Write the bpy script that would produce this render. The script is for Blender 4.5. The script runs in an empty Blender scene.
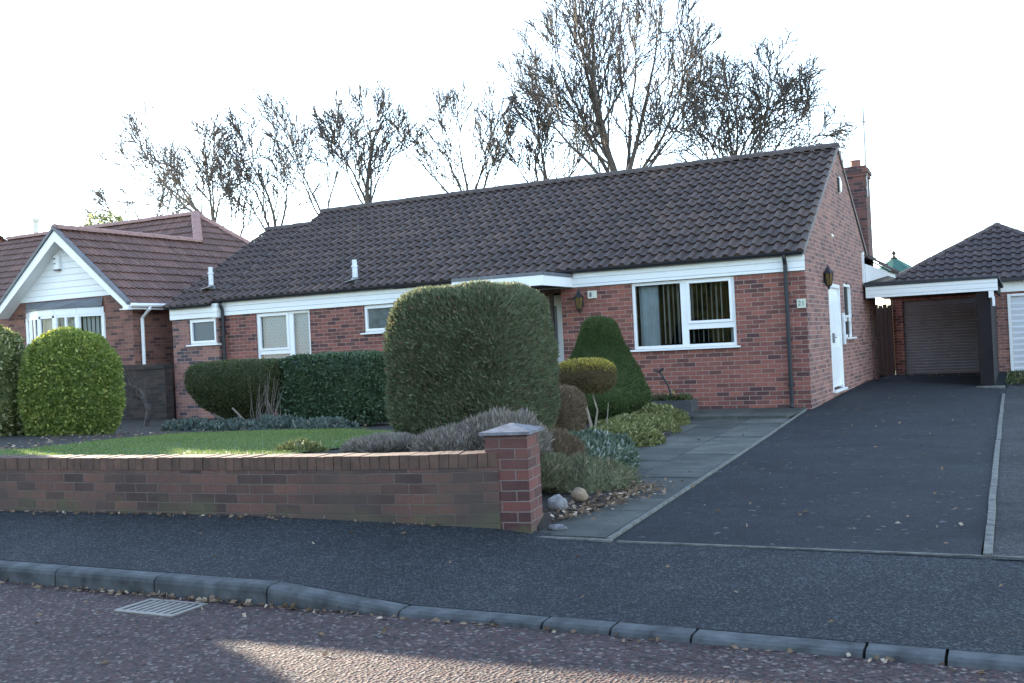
import bpy, bmesh, math, random
import numpy as np
from mathutils import Vector, Matrix
from math import sin, cos, pi, radians

# ------------------------------------------------------------------ camera, sky, sun, exposure
S = bpy.context.scene
COL = S.collection
CAMPOS = Vector((3.17274, -17.10466, 1.25112))
RX = Vector((0.89215314, 0.44904677, -0.04919122))
RY = Vector((-0.04603951, -0.01794209, -0.99877848))
RZ = Vector((-0.44938084, 0.89332809, 0.0046668))
cd = bpy.data.cameras.new('camera'); cam = bpy.data.objects.new('camera', cd); COL.objects.link(cam)
cd.sensor_width = 36; cd.lens = 1020 / 1024 * 36; cd.clip_start = 0.05; cd.clip_end = 2000
M = Matrix((( RX.x, -RY.x, -RZ.x, CAMPOS.x), (RX.y, -RY.y, -RZ.y, CAMPOS.y), (RX.z, -RY.z, -RZ.z, CAMPOS.z), (0, 0, 0, 1)))
cam.matrix_world = M
S.camera = cam
SUN_AZ = radians(62)      # left of +Y
SUN_EL = radians(10.15)
W = bpy.data.worlds.new('World'); S.world = W; W.use_nodes = True
nt = W.node_tree; bg = nt.nodes['Background']
sky = nt.nodes.new('ShaderNodeTexSky'); sky.sky_type = 'NISHITA'; sky.sun_disc = False
sky.sun_elevation = SUN_EL; sky.sun_rotation = -SUN_AZ
sky.air_density = 1.0; sky.dust_density = 0.05; sky.ozone_density = 2.5
hs = nt.nodes.new('ShaderNodeHueSaturation'); hs.inputs['Saturation'].default_value = .72   # thin high cloud
nt.links.new(sky.outputs[0], hs.inputs['Color']); nt.links.new(hs.outputs[0], bg.inputs[0]); bg.inputs[1].default_value = 0.13
sl = bpy.data.lights.new('sun', 'SUN'); sl.energy = 3.8; sl.angle = radians(0.6); sl.color = (1, .86, .66)
so = bpy.data.objects.new('sun', sl); COL.objects.link(so)
sd = Vector((-sin(SUN_AZ) * cos(SUN_EL), cos(SUN_AZ) * cos(SUN_EL), sin(SUN_EL)))
so.rotation_euler = sd.to_track_quat('Z', 'Y').to_euler(); so.location = sd * 60
S.view_settings.view_transform = 'Standard'; S.view_settings.look = 'None'
S.view_settings.exposure = 2.9; S.view_settings.gamma = 1
S.view_settings.use_curve_mapping = False
S.cycles.max_bounces = 6; S.cycles.diffuse_bounces = 3; S.cycles.glossy_bounces = 3
S.cycles.transparent_max_bounces = 12; S.cycles.use_denoising = True

rnd = random.Random(7)
NR = np.random.default_rng(11)

# ------------------------------------------------------------------ materials
def new_mat(name):
    m = bpy.data.materials.new(name); m.use_nodes = True
    n = m.node_tree; b = n.nodes['Principled BSDF']
    return m, n, b
def ND(n, t, **kw):
    x = n.nodes.new(t)
    for k, v in kw.items():
        if k in x.inputs.keys(): x.inputs[k].default_value = v
        else: setattr(x, k, v)
    return x
def c4(c): return (c[0], c[1], c[2], 1)
def ramp(n, fac, stops):
    r = n.nodes.new('ShaderNodeValToRGB')
    while len(r.color_ramp.elements) < len(stops): r.color_ramp.elements.new(0.5)
    for e, (p, c) in zip(r.color_ramp.elements, stops):
        e.position = p; e.color = c4(c) if len(c) == 3 else c
    n.links.new(fac, r.inputs[0]); return r.outputs[0]
def mixc(n, fac, a, b, mode='MIX'):
    x = n.nodes.new('ShaderNodeMix'); x.data_type = 'RGBA'; x.blend_type = mode
    for s, v in ((0, fac), (6, a), (7, b)):
        if isinstance(v, (int, float)): x.inputs[s].default_value = v
        elif isinstance(v, (tuple, list)): x.inputs[s].default_value = c4(v)
        else: n.links.new(v, x.inputs[s])
    return x.outputs[2]
def coords(n, kind='Object'):
    t = n.nodes.new('ShaderNodeTexCoord'); return t.outputs[kind]
def noise(n, co, scale, detail=4, rough=.6):
    x = ND(n, 'ShaderNodeTexNoise', Scale=scale, Detail=detail, Roughness=rough); n.links.new(co, x.inputs['Vector']); return x.outputs['Fac']
def bump(n, b, h, strength=.5, dist=.01):
    x = ND(n, 'ShaderNodeBump', Strength=strength, Distance=dist); n.links.new(h, x.inputs['Height']); n.links.new(x.outputs[0], b.inputs['Normal']); return x
def math_(n, op, a, b_=None):
    x = n.nodes.new('ShaderNodeMath'); x.operation = op
    for i, v in enumerate((a, b_)):
        if v is None: continue
        if isinstance(v, (int, float)): x.inputs[i].default_value = v
        else: n.links.new(v, x.inputs[i])
    return x.outputs[0]

def plain(name, c, rough=.5, var=.12, scale=6, spec=.5, metal=0, bumps=0):
    m, n, b = new_mat(name)
    co = coords(n)
    f = noise(n, co, scale, 5)
    lo = tuple(x * (1 - var) for x in c); hi = tuple(min(1, x * (1 + var)) for x in c)
    n.links.new(ramp(n, f, [(.3, lo), (.7, hi)]), b.inputs['Base Color'])
    b.inputs['Roughness'].default_value = rough; b.inputs['Specular IOR Level'].default_value = spec
    b.inputs['Metallic'].default_value = metal
    if bumps: bump(n, b, noise(n, co, scale * 8, 4), .4, bumps)
    return m

def brick_mat(name, c1, c2, dark, mortar, moss=None, bw=.225, bh=.075, sq=1, darkness=.25, mort=.012):
    m, n, b = new_mat(name)
    uv = n.nodes.new('ShaderNodeUVMap').outputs[0]
    wob = ND(n, 'ShaderNodeTexNoise', Scale=9., Detail=2.); n.links.new(uv, wob.inputs['Vector'])
    add = n.nodes.new('ShaderNodeVectorMath'); add.operation = 'MULTIPLY_ADD'
    n.links.new(wob.outputs['Color'], add.inputs[0]); add.inputs[1].default_value = (.008, .008, 0); n.links.new(uv, add.inputs[2])
    def br(col1, col2, mo, bias=0):
        x = n.nodes.new('ShaderNodeTexBrick'); x.offset = .5; x.squash = 1
        x.inputs['Color1'].default_value = c4(col1); x.inputs['Color2'].default_value = c4(col2); x.inputs['Mortar'].default_value = c4(mo)
        x.inputs['Scale'].default_value = 1; x.inputs['Mortar Size'].default_value = mort / 2; x.inputs['Mortar Smooth'].default_value = .35
        x.inputs['Bias'].default_value = bias; x.inputs['Brick Width'].default_value = bw; x.inputs['Row Height'].default_value = bh
        n.links.new(add.outputs[0], x.inputs['Vector']); return x
    A = br((0, 0, 0), (1, 1, 1), (.5, .5, .5))
    rv = A.outputs['Color']; mf = A.outputs['Fac']
    body = ramp(n, rv, [(0, dark), (darkness, dark), (darkness + .08, c1), (.7, c2), (1, tuple(x * 1.15 for x in c2))])
    n1 = noise(n, uv, 1.3, 4); n2 = noise(n, uv, 55, 4)
    nc = noise(n, uv, 2.6, 3)
    body = mixc(n, .55, body, ramp(n, math_(n, 'ADD', math_(n, 'MULTIPLY', nc, .7), math_(n, 'MULTIPLY', rv, .35)), [(.32, (.45, .42, .50)), (.55, (1.05, 1.0, 1.0)), (.8, (1.2, 1.1, .95))]), 'MULTIPLY')
    body = mixc(n, .75, body, ramp(n, n2, [(.25, (.6, .58, .6)), (.75, (1.15, 1.12, 1.1))]), 'MULTIPLY')
    body = mixc(n, .6, body, ramp(n, n1, [(.3, (.75, .76, .8)), (.7, (1.1, 1.08, 1.05))]), 'MULTIPLY')
    mo = mixc(n, .8, mortar, ramp(n, noise(n, uv, 7, 5), [(.3, (.6, .58, .57)), (.75, (1.1, 1.1, 1.1))]), 'MULTIPLY')
    col = mixc(n, mf, body, mo)
    if moss is not None:   # moss and grime grow on the lowest courses of a wall at the pavement
        sep = n.nodes.new('ShaderNodeSeparateXYZ'); n.links.new(uv, sep.inputs[0])
        h = math_(n, 'SUBTRACT', moss[0], sep.outputs[1])
        h = math_(n, 'MULTIPLY', h, 5.0)
        h = math_(n, 'ADD', h, math_(n, 'MULTIPLY', math_(n, 'SUBTRACT', noise(n, uv, 3.2, 5, .65), .5), 4.5))
        mm = ramp(n, h, [(.1, (0, 0, 0)), (1, (.85, .85, .85))])
        col = mixc(n, mm, col, moss[1])
        big = ramp(n, noise(n, uv, 1.1, 6, .7), [(.42, (0, 0, 0)), (.62, (.8, .8, .8))])
        col = mixc(n, big, col, moss[2])
    n.links.new(col, b.inputs['Base Color']); b.inputs['Roughness'].default_value = .88
    hh = math_(n, 'SUBTRACT', math_(n, 'MULTIPLY', n2, .35), mf)
    bump(n, b, hh, .8, .006)
    return m

def tile_mat(name, c, c2, lichen=.5):
    m, n, b = new_mat(name)
    uv = n.nodes.new('ShaderNodeUVMap').outputs[0]
    fl = n.nodes.new('ShaderNodeVectorMath'); fl.operation = 'FLOOR'; n.links.new(uv, fl.inputs[0])
    wn = n.nodes.new('ShaderNodeTexWhiteNoise'); wn.noise_dimensions = '2D'; n.links.new(fl.outputs[0], wn.inputs['Vector'])
    base = ramp(n, wn.outputs['Value'], [(0, tuple(x * .87 for x in c)), (.5, c), (1, c2)])
    co = coords(n)
    n1 = noise(n, co, .7, 5, .65); n2 = noise(n, co, 45, 4)
    col = mixc(n, .8, base, ramp(n, n1, [(.3, (.82, .82, .85)), (.7, (1.15, 1.1, 1.05))]), 'MULTIPLY')
    col = mixc(n, .5, col, ramp(n, n2, [(.3, (.55, .55, .55)), (.7, (1.3, 1.3, 1.3))]), 'MULTIPLY')
    sp = noise(n, co, 18, 2)
    col = mixc(n, ramp(n, sp, [(.70, (0, 0, 0)), (.75, (lichen,) * 3)]), col, (.24, .25, .21))
    n.links.new(col, b.inputs['Base Color']); b.inputs['Roughness'].default_value = .6
    b.inputs['Specular IOR Level'].default_value = .4
    bump(n, b, n2, .5, .004)
    return m

def asphalt(name, c, stone, sscale=220, patch=.5, rough=.85, spots=.0, red=None):
    m, n, b = new_mat(name)
    co = coords(n)
    v = ND(n, 'ShaderNodeTexVoronoi', Scale=sscale); n.links.new(co, v.inputs['Vector'])
    sep = n.nodes.new('ShaderNodeSeparateColor'); n.links.new(v.outputs['Color'], sep.inputs[0])
    col = ramp(n, sep.outputs[0], [(0, tuple(x * .5 for x in c)), (.55, c), (.8, tuple(x * 1.4 for x in c)), (1, stone)])
    if red: col = mixc(n, ramp(n, sep.outputs[1], [(.5, (0, 0, 0)), (.9, (1, 1, 1))]), col, red)
    big = noise(n, co, .8, 6, .6); mid = noise(n, co, 5, 5, .7)
    col = mixc(n, patch, col, ramp(n, big, [(.3, (.55, .56, .6)), (.7, (1.4, 1.38, 1.35))]), 'MULTIPLY')
    col = mixc(n, patch, col, ramp(n, mid, [(.3, (.7, .7, .7)), (.7, (1.3, 1.3, 1.3))]), 'MULTIPLY')
    if spots > .3:   # oil and damp stains
        st_ = noise(n, co, 1.7, 6, .72)
        col = mixc(n, ramp(n, st_, [(.52, (0, 0, 0)), (.68, (.75, .75, .75))]), col, tuple(x * .45 for x in c))
        st2 = noise(n, co, 2.6, 7, .75)
        col = mixc(n, ramp(n, st2, [(.60, (0, 0, 0)), (.75, (.5, .5, .5))]), col, tuple(x * 2.2 for x in c))
    if spots:   # dried pale marks and lichen on the tarmac
        s2 = noise(n, co, 11, 3, .5)
        col = mixc(n, ramp(n, s2, [(.66, (0, 0, 0)), (.74, (spots,) * 3)]), col, (.22, .22, .21))
    n.links.new(col, b.inputs['Base Color']); b.inputs['Roughness'].default_value = rough; b.inputs['Specular IOR Level'].default_value = .22
    h = math_(n, 'ADD', v.outputs['Distance'], math_(n, 'MULTIPLY', noise(n, co, sscale * .7, 3), .5))
    bump(n, b, h, 1.0, .9 / sscale)
    return m

def leaf_mat(name, a, b_, c=None, trans=.3, nscale=3, rough=.55):
    """a, b_: the two leaf colours of the plant; c: odd dead or new leaves"""
    m = bpy.data.materials.new(name); m.use_nodes = True; n = m.node_tree; n.nodes.clear()
    out = n.nodes.new('ShaderNodeOutputMaterial')
    at = n.nodes.new('ShaderNodeAttribute'); at.attribute_name = 'rnd'
    nz = noise(n, coords(n), nscale, 3)
    f = math_(n, 'ADD', math_(n, 'MULTIPLY', at.outputs['Fac'], .6), math_(n, 'MULTIPLY', nz, .8))
    st = [(.25, a), (.95, b_)]
    col = ramp(n, f, st)
    if c: col = mixc(n, ramp(n, at.outputs['Fac'], [(.84, (0, 0, 0)), (.86, (1, 1, 1))]), col, c)
    p = n.nodes.new('ShaderNodeBsdfPrincipled'); n.links.new(col, p.inputs['Base Color']); p.inputs['Roughness'].default_value = rough
    p.inputs['Specular IOR Level'].default_value = .35
    t = n.nodes.new('ShaderNodeBsdfTranslucent'); n.links.new(mixc(n, .5, col, (.5, .5, .05), 'ADD') if trans > .35 else col, t.inputs[0])
    mx = n.nodes.new('ShaderNodeMixShader'); mx.inputs[0].default_value = trans
    n.links.new(p.outputs[0], mx.inputs[1]); n.links.new(t.outputs[0], mx.inputs[2]); n.links.new(mx.outputs[0], out.inputs[0])
    return m

def glass_mat(name, tint=(.75, .8, .82)):
    m = bpy.data.materials.new(name); m.use_nodes = True; n = m.node_tree; n.nodes.clear()
    out = n.nodes.new('ShaderNodeOutputMaterial')
    t = ND(n, 'ShaderNodeBsdfTransparent'); t.inputs[0].default_value = c4(tint)
    g = ND(n, 'ShaderNodeBsdfGlossy', Roughness=.02); g.inputs[0].default_value = (1, 1, 1, 1)
    fr = ND(n, 'ShaderNodeFresnel', IOR=1.5)
    bp = ND(n, 'ShaderNodeBump', Strength=.08, Distance=.02); n.links.new(noise(n, coords(n), 1.5, 1), bp.inputs['Height'])
    n.links.new(bp.outputs[0], g.inputs['Normal'])
    mx = n.nodes.new('ShaderNodeMixShader'); n.links.new(fr.outputs[0], mx.inputs[0])
    n.links.new(t.outputs[0], mx.inputs[1]); n.links.new(g.outputs[0], mx.inputs[2]); n.links.new(mx.outputs[0], out.inputs[0])
    return m

def clad_mat(name, c, pitch=.11):
    m, n, b = new_mat(name)
    uv = n.nodes.new('ShaderNodeUVMap').outputs[0]
    sep = n.nodes.new('ShaderNodeSeparateXYZ'); n.links.new(uv, sep.inputs[0])
    fr = math_(n, 'FRACT', math_(n, 'DIVIDE', sep.outputs[1], pitch))
    g = ramp(n, fr, [(0, (0, 0, 0)), (.07, (1, 1, 1)), (.93, (1, 1, 1)), (1, (.2, .2, .2))])
    col = mixc(n, .25, c, ramp(n, noise(n, uv, 3, 5), [(.3, (.8, .82, .85)), (.7, (1, 1, 1))]), 'MULTIPLY')
    n.links.new(col, b.inputs['Base Color']); b.inputs['Roughness'].default_value = .35
    bump(n, b, g, .9, .01)
    return m

MT = {}
MT['brick'] = brick_mat('house_brick', (.180, .074, .058), (.262, .098, .074), (.130, .060, .053), (.36, .265, .235), darkness=.10, mort=.013)
MT['brick_side'] = brick_mat('gable_brick', (.21, .10, .085), (.27, .13, .105), (.16, .08, .07), (.42, .34, .31), darkness=.1)
MT['brick_left'] = brick_mat('left_section_brick', (.23, .12, .10), (.30, .15, .12), (.10, .075, .08), (.34, .27, .25))
MT['brick_n'] = brick_mat('neighbour_brick', (.20, .095, .075), (.26, .12, .09), (.14, .07, .06), (.26, .19, .16), darkness=.1)
MT['brick_wall'] = brick_mat('garden_wall_brick', (.115, .066, .052), (.145, .075, .058), (.098, .060, .050), (.16, .13, .11), moss=(.15, (.085, .088, .042), (.078, .058, .048)), mort=.010)
MT['brick_pier'] = brick_mat('pier_brick', (.145, .056, .047), (.185, .068, .056), (.115, .05, .043), (.24, .20, .18), moss=(.13, (.085, .10, .04), (.12, .065, .055)), mort=.010)
MT['brick_chim'] = brick_mat('chimney_brick', (.125, .058, .05), (.16, .068, .058), (.08, .045, .045), (.16, .13, .12))
MT['coping'] = plain('coping_brick', (.34, .27, .22), .85, .35, 14, bumps=.01)
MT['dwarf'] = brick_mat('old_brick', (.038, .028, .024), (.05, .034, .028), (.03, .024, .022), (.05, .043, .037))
MT['tile'] = tile_mat('concrete_tile', (.060, .041, .035), (.088, .058, .047))
MT['tile_g'] = tile_mat('garage_tile', (.045, .032, .032), (.065, .045, .042))
MT['tile_n'] = tile_mat('red_tile', (.135, .075, .062), (.18, .098, .080), .15)
MT['ridge_n'] = plain('pink_ridge_tile', (.30, .17, .15), .7, .15, 8)
MT['ridge'] = plain('ridge_tile', (.075, .058, .055), .75, .35, 7, bumps=.01)
MT['verge'] = plain('verge_mortar', (.20, .17, .16), .9, .3, 15)
MT['upvc'] = plain('white_upvc', (.80, .80, .80), .3, .03, 4)
MT['clad'] = clad_mat('white_cladding', (.80, .80, .79))
MT['clad_n'] = clad_mat('white_gable_cladding', (.80, .80, .80), .15)
MT['blackplastic'] = plain('black_plastic', (.012, .013, .018), .55, .2, 6)
MT['lead'] = plain('grey_lead', (.12, .125, .14), .5, .25, 4)
MT['felt'] = plain('dark_felt', (.03, .033, .04), .8, .3, 8)
MT['glass'] = glass_mat('window_glass')
MT['frost'] = plain('frosted_glass', (.065, .09, .115), .3, .12, 20)
MT['frost2'] = plain('obscure_glass', (.10, .12, .12), .12, .35, 9)
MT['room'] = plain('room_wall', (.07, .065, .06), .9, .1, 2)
MT['blind'] = plain('blind_fabric', (.66, .62, .56), .8, .1, 5)
MT['curtain'] = plain('pale_curtain', (.55, .60, .62), .8, .12, 5)
MT['timber'] = plain('dark_timber', (.035, .022, .02), .7, .35, 10)
MT['brownpost'] = plain('brown_timber', (.013, .009, .010), .95, .3, 7)
MT['shutter'] = plain('grey_shutter', (.20, .22, .24), .5, .1, 3)
MT['whitedoor'] = plain('white_garage_door', (.62, .64, .68), .4, .05, 3)
MT['pot'] = plain('clay_pot', (.22, .10, .075), .8, .2, 10)
MT['metal'] = plain('grey_metal', (.25, .25, .26), .4, .15, 9, metal=.6)
MT['cap'] = plain('stone_cap', (.17, .165, .18), .85, .35, 16, bumps=.006)
MT['kerb'] = plain('kerb_concrete', (.070, .076, .080), .85, .5, 7, .25, bumps=.006)
MT['edge'] = plain('edging_concrete', (.12, .12, .108), .85, .55, 14, bumps=.005)
MT['grate'] = plain('worn_iron', (.20, .18, .16), .55, .25, 25, metal=.3)
MT['void'] = plain('drain_pit', (.012, .011, .01), .9, .2, 5)
MT['amber'] = plain('amber_glass', (.14, .09, .03), .15, .2, 15)
MT['ceramic'] = plain('ceramic_plate', (.55, .58, .48), .3, .1, 20)
MT['ink'] = plain('number_paint', (.05, .07, .06), .5, .1, 20)
MT['green'] = plain('green_canvas', (.035, .12, .09), .6, .25, 4)
MT['wood'] = plain('garden_timber', (.18, .12, .07), .8, .2, 6)
MT['paintwhite'] = plain('weathered_white', (.62, .64, .66), .5, .12, 6)
MT['pale'] = plain('pale_box', (.60, .58, .50), .5, .1, 6)
MT['trough'] = plain('slate_trough', (.06, .06, .065), .8, .3, 12)
MT['soil'] = plain('dark_soil', (.020, .016, .014), .95, .45, 14, bumps=.02)
MT['bark'] = plain('bark', (.085, .070, .060), .9, .35, 12)
MT['bark2'] = plain('pale_bark', (.16, .13, .105), .9, .35, 12)
MT['barkdry'] = plain('dry_stem', (.26, .21, .17), .9, .3, 20)
MT['rock'] = plain('rock', (.22, .21, .21), .9, .35, 14, bumps=.01)
MT['buff'] = plain('buff_rock', (.26, .19, .13), .9, .3, 14, bumps=.01)
MT['drive'] = asphalt('drive_tarmac', (.017, .021, .027), (.045, .05, .058), 150, .62, .8, .55)
MT['pave'] = asphalt('pavement_tarmac', (.027, .031, .037), (.10, .105, .11), 110, .5, .85, .15)
MT['drive2'] = asphalt('old_tarmac', (.040, .042, .045), (.10, .10, .10), 90, .8, .85, .5)
MT['road'] = asphalt('road_chippings', (.058, .047, .048), (.22, .185, .165), 55, .5, .85, .1, (.085, .045, .045))
MT['lawnbase'] = plain('turf_soil', (.055, .10, .035), .95, .3, 3)

# slab material (per slab value from the rnd attribute)
m, n, b = new_mat('path_slab')
at = n.nodes.new('ShaderNodeAttribute'); at.attribute_name = 'rnd'
co = coords(n)
col = ramp(n, at.outputs['Fac'], [(0, (.050, .053, .050)), (.5, (.070, .074, .070)), (1, (.10, .102, .092))])
col = mixc(n, .9, col, ramp(n, noise(n, co, 3, 6, .7), [(.3, (.5, .56, .50)), (.7, (1.5, 1.45, 1.4))]), 'MULTIPLY')
col = mixc(n, .7, col, ramp(n, noise(n, co, 40, 5, .7), [(.3, (.6, .6, .6)), (.75, (1.4, 1.4, 1.4))]), 'MULTIPLY')
n.links.new(col, b.inputs['Base Color']); b.inputs['Roughness'].default_value = .8; b.inputs['Specular IOR Level'].default_value = .3
bump(n, b, noise(n, co, 60, 5), .5, .004); MT['slab'] = m

# net curtain with a lattice, for the large left window
m, n, b = new_mat('lattice_net')
uv = n.nodes.new('ShaderNodeUVMap').outputs[0]
sep = n.nodes.new('ShaderNodeSeparateXYZ'); n.links.new(uv, sep.inputs[0])
a1 = math_(n, 'FRACT', math_(n, 'MULTIPLY', math_(n, 'ADD', sep.outputs[0], math_(n, 'MULTIPLY', sep.outputs[1], .6)), 13.))
a2 = math_(n, 'FRACT', math_(n, 'MULTIPLY', math_(n, 'SUBTRACT', sep.outputs[0], math_(n, 'MULTIPLY', sep.outputs[1], .6)), 13.))
g = math_(n, 'MAXIMUM', math_(n, 'GREATER_THAN', a1, .62), math_(n, 'GREATER_THAN', a2, .62))
n.links.new(mixc(n, g, mixc(n, noise(n, uv, 14, 4), (.22, .27, .31), (.72, .78, .84)), (.62, .67, .72)), b.inputs['Base Color']); b.inputs['Roughness'].default_value = .6
MT['net'] = m

LF = {}
LF['privet'] = leaf_mat('privet_leaf', (.040, .075, .018), (.23, .29, .08), (.42, .42, .13), .38, 7)
LF['varieg'] = leaf_mat('variegated_leaf', (.06, .10, .03), (.30, .31, .12), (.62, .60, .36), .35, 6)
LF['hedge'] = leaf_mat('box_leaf', (.040, .055, .020), (.095, .12, .042), (.15, .11, .06), .25, 3)
LF['holly'] = leaf_mat('dark_leaf', (.028, .050, .025), (.08, .125, .06), (.12, .17, .10), .15, 4, .35)
LF['conifer'] = leaf_mat('conifer_spray', (.085, .10, .050), (.20, .235, .135), (.20, .15, .09), .3, 3.2, .7)
LF['cone'] = leaf_mat('cone_conifer_spray', (.035, .060, .018), (.095, .145, .045), (.08, .06, .03), .25, 4, .7)
LF['gold'] = leaf_mat('gold_conifer_spray', (.20, .17, .035), (.50, .40, .09), (.22, .13, .06), .4, 5, .7)  # yellow of the sun on the topiary top, put into the leaf colour
LF['goldbase'] = leaf_mat('brown_conifer_spray', (.10, .07, .04), (.20, .15, .07), (.12, .12, .05), .25, 5, .8)
LF['brown'] = leaf_mat('russet_twig', (.10, .07, .045), (.22, .16, .10), (.30, .22, .15), .2, 5, .8)
LF['heath'] = leaf_mat('heather_spray', (.12, .105, .08), (.30, .265, .22), (.38, .33, .31), .2, 5, .8)
LF['heathg'] = leaf_mat('green_heather_spray', (.09, .085, .045), (.21, .23, .13), (.34, .28, .20), .25, 5, .8)
LF['golden'] = leaf_mat('golden_ground_leaf', (.07, .08, .028), (.22, .23, .08), (.34, .33, .15), .3, 5)
LF['teal'] = leaf_mat('bluish_ground_leaf', (.045, .07, .045), (.15, .20, .135), (.35, .38, .33), .25, 5)
LF['ivy'] = leaf_mat('grey_ground_leaf', (.04, .06, .045), (.13, .17, .14), (.2, .2, .16), .15, 5)
LF['grass'] = leaf_mat('grass_blade', (.09, .15, .035), (.19, .265, .075), (.27, .27, .11), .35, 1.1)
LF['litter'] = leaf_mat('dead_leaf', (.09, .055, .035), (.26, .18, .12), (.42, .34, .26), .15, 6, .8)
LF['core'] = plain('inner_twigs', (.040, .036, .020), .95, .3, 10)

# ------------------------------------------------------------------ mesh helpers
def boxuv(P, N):
    a = np.abs(N)
    k = int(np.argmax(a))
    if k == 0: return [(p[1], p[2]) for p in P]
    if k == 1: return [(p[0], p[2]) for p in P]
    return [(p[0], p[1]) for p in P]

class MB:
    def __init__(s): s.v = []; s.f = []; s.uv = []; s.sm = []
    def face(s, P, uv=None, smooth=False):
        i = len(s.v); P = [tuple(map(float, p)) for p in P]; s.v += P; s.f.append(tuple(range(i, i + len(P))))
        if uv is None:
            a, b_, c = np.array(P[0]), np.array(P[1]), np.array(P[2]); uv = boxuv(P, np.cross(b_ - a, c - a))
        s.uv.append(uv); s.sm.append(smooth); return s
    def box(s, x0, x1, y0, y1, z0, z1):
        return s.hexa([(x0, y0, z0), (x1, y0, z0), (x1, y1, z0), (x0, y1, z0), (x0, y0, z1), (x1, y0, z1), (x1, y1, z1), (x0, y1, z1)])
    def hexa(s, p, uvs=None):
        for q in ((0, 3, 2, 1), (4, 5, 6, 7), (0, 1, 5, 4), (1, 2, 6, 5), (2, 3, 7, 6), (3, 0, 4, 7)): s.face([p[k] for k in q])
        return s
    def bar(s, a, b, w, h, up=(0, 0, 1)):
        a = Vector(a); b = Vector(b); d = (b - a).normalized(); u = Vector(up); r = d.cross(u)
        if r.length < 1e-4: r = d.cross(Vector((1, 0, 0)))
        r.normalize(); t = r.cross(d)
        P = []
        for c in (a, b):
            for (i, j) in ((-1, -1), (1, -1), (1, 1), (-1, 1)): P.append(c + r * (i * w / 2) + t * (j * h / 2))
        for q in ((0, 1, 2, 3), (7, 6, 5, 4), (0, 4, 5, 1), (1, 5, 6, 2), (2, 6, 7, 3), (3, 7, 4, 0)): s.face([P[k] for k in q])
        return s
    def tube(s, pts, rad, n=8, caps=True):
        pts = [Vector(p) for p in pts]
        if not hasattr(rad, '__len__'): rad = [rad] * len(pts)
        rings = []; ref = None
        for i, p in enumerate(pts):
            d = (pts[min(i + 1, len(pts) - 1)] - pts[max(i - 1, 0)]).normalized()
            if ref is None:
                ref = d.cross(Vector((0, 0, 1)));
                if ref.length < .1: ref = d.cross(Vector((1, 0, 0)))
            ref = (ref - d * ref.dot(d)).normalized(); o = d.cross(ref)
            rings.append([p + (ref * cos(2 * pi * k / n) + o * sin(2 * pi * k / n)) * rad[i] for k in range(n)])
        for i in range(len(rings) - 1):
            for k in range(n):
                j = (k + 1) % n
                s.face([rings[i][k], rings[i][j], rings[i + 1][j], rings[i + 1][k]], smooth=True)
        if caps: s.face(rings[0][::-1]); s.face(rings[-1])
        return s
    def lathe(s, c, prof, n=16, smooth=True):
        c = Vector(c)
        for i in range(len(prof) - 1):
            (r0, z0), (r1, z1) = prof[i], prof[i + 1]
            for k in range(n):
                a, b_ = 2 * pi * k / n, 2 * pi * (k + 1) / n
                P = [c + Vector((r0 * cos(a), r0 * sin(a), z0)), c + Vector((r0 * cos(b_), r0 * sin(b_), z0)),
                     c + Vector((r1 * cos(b_), r1 * sin(b_), z1)), c + Vector((r1 * cos(a), r1 * sin(a), z1))]
                if r0 < 1e-5: P = [P[0], P[2], P[3]]
                elif r1 < 1e-5: P = [P[0], P[1], P[2]]
                s.face(P, smooth=smooth)
        return s

def root_loc(p):
    while p.parent: p = p.parent
    return p.location
def finish(o, parent):
    COL.objects.link(o)
    if parent is not None: o.parent = parent
    return o
def build(name, mb, mat, parent=None, bevel=0, merge=False, label=None):
    me = bpy.data.meshes.new(name)
    off = root_loc(parent) if parent is not None else Vector((0, 0, 0))
    v = np.array(mb.v, dtype=float) - np.array(off)
    me.from_pydata(v.tolist(), [], mb.f)
    uvl = me.uv_layers.new(name='UVMap')
    fl = [c for u in mb.uv for p in u for c in p]
    uvl.data.foreach_set('uv', np.array(fl, dtype=np.float32))
    me.polygons.foreach_set('use_smooth', mb.sm)
    me.materials.append(MT[mat] if isinstance(mat, str) else mat)
    if merge or bevel:
        bm = bmesh.new(); bm.from_mesh(me); bmesh.ops.remove_doubles(bm, verts=bm.verts, dist=1e-4); bm.to_mesh(me); bm.free()
    o = bpy.data.objects.new(name, me); finish(o, parent)
    if bevel:
        bv = o.modifiers.new('bevel', 'BEVEL'); bv.width = bevel; bv.segments = 2; bv.limit_method = 'ANGLE'; bv.angle_limit = radians(40)
    if label: o['label'] = label
    return o
def thing(name, loc, label, cat, group=None):
    o = bpy.data.objects.new(name, None); o.location = loc; o.empty_display_size = .2; COL.objects.link(o)
    o['label'] = label; o['category'] = cat
    if group: o['group'] = group
    return o
def tag(o, label, cat, group=None):
    o['label'] = label; o['category'] = cat
    if group: o['group'] = group
    return o
def struct(o, kind='structure', label=None):
    o['kind'] = kind
    if label: o['label'] = label
    return o

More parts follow.
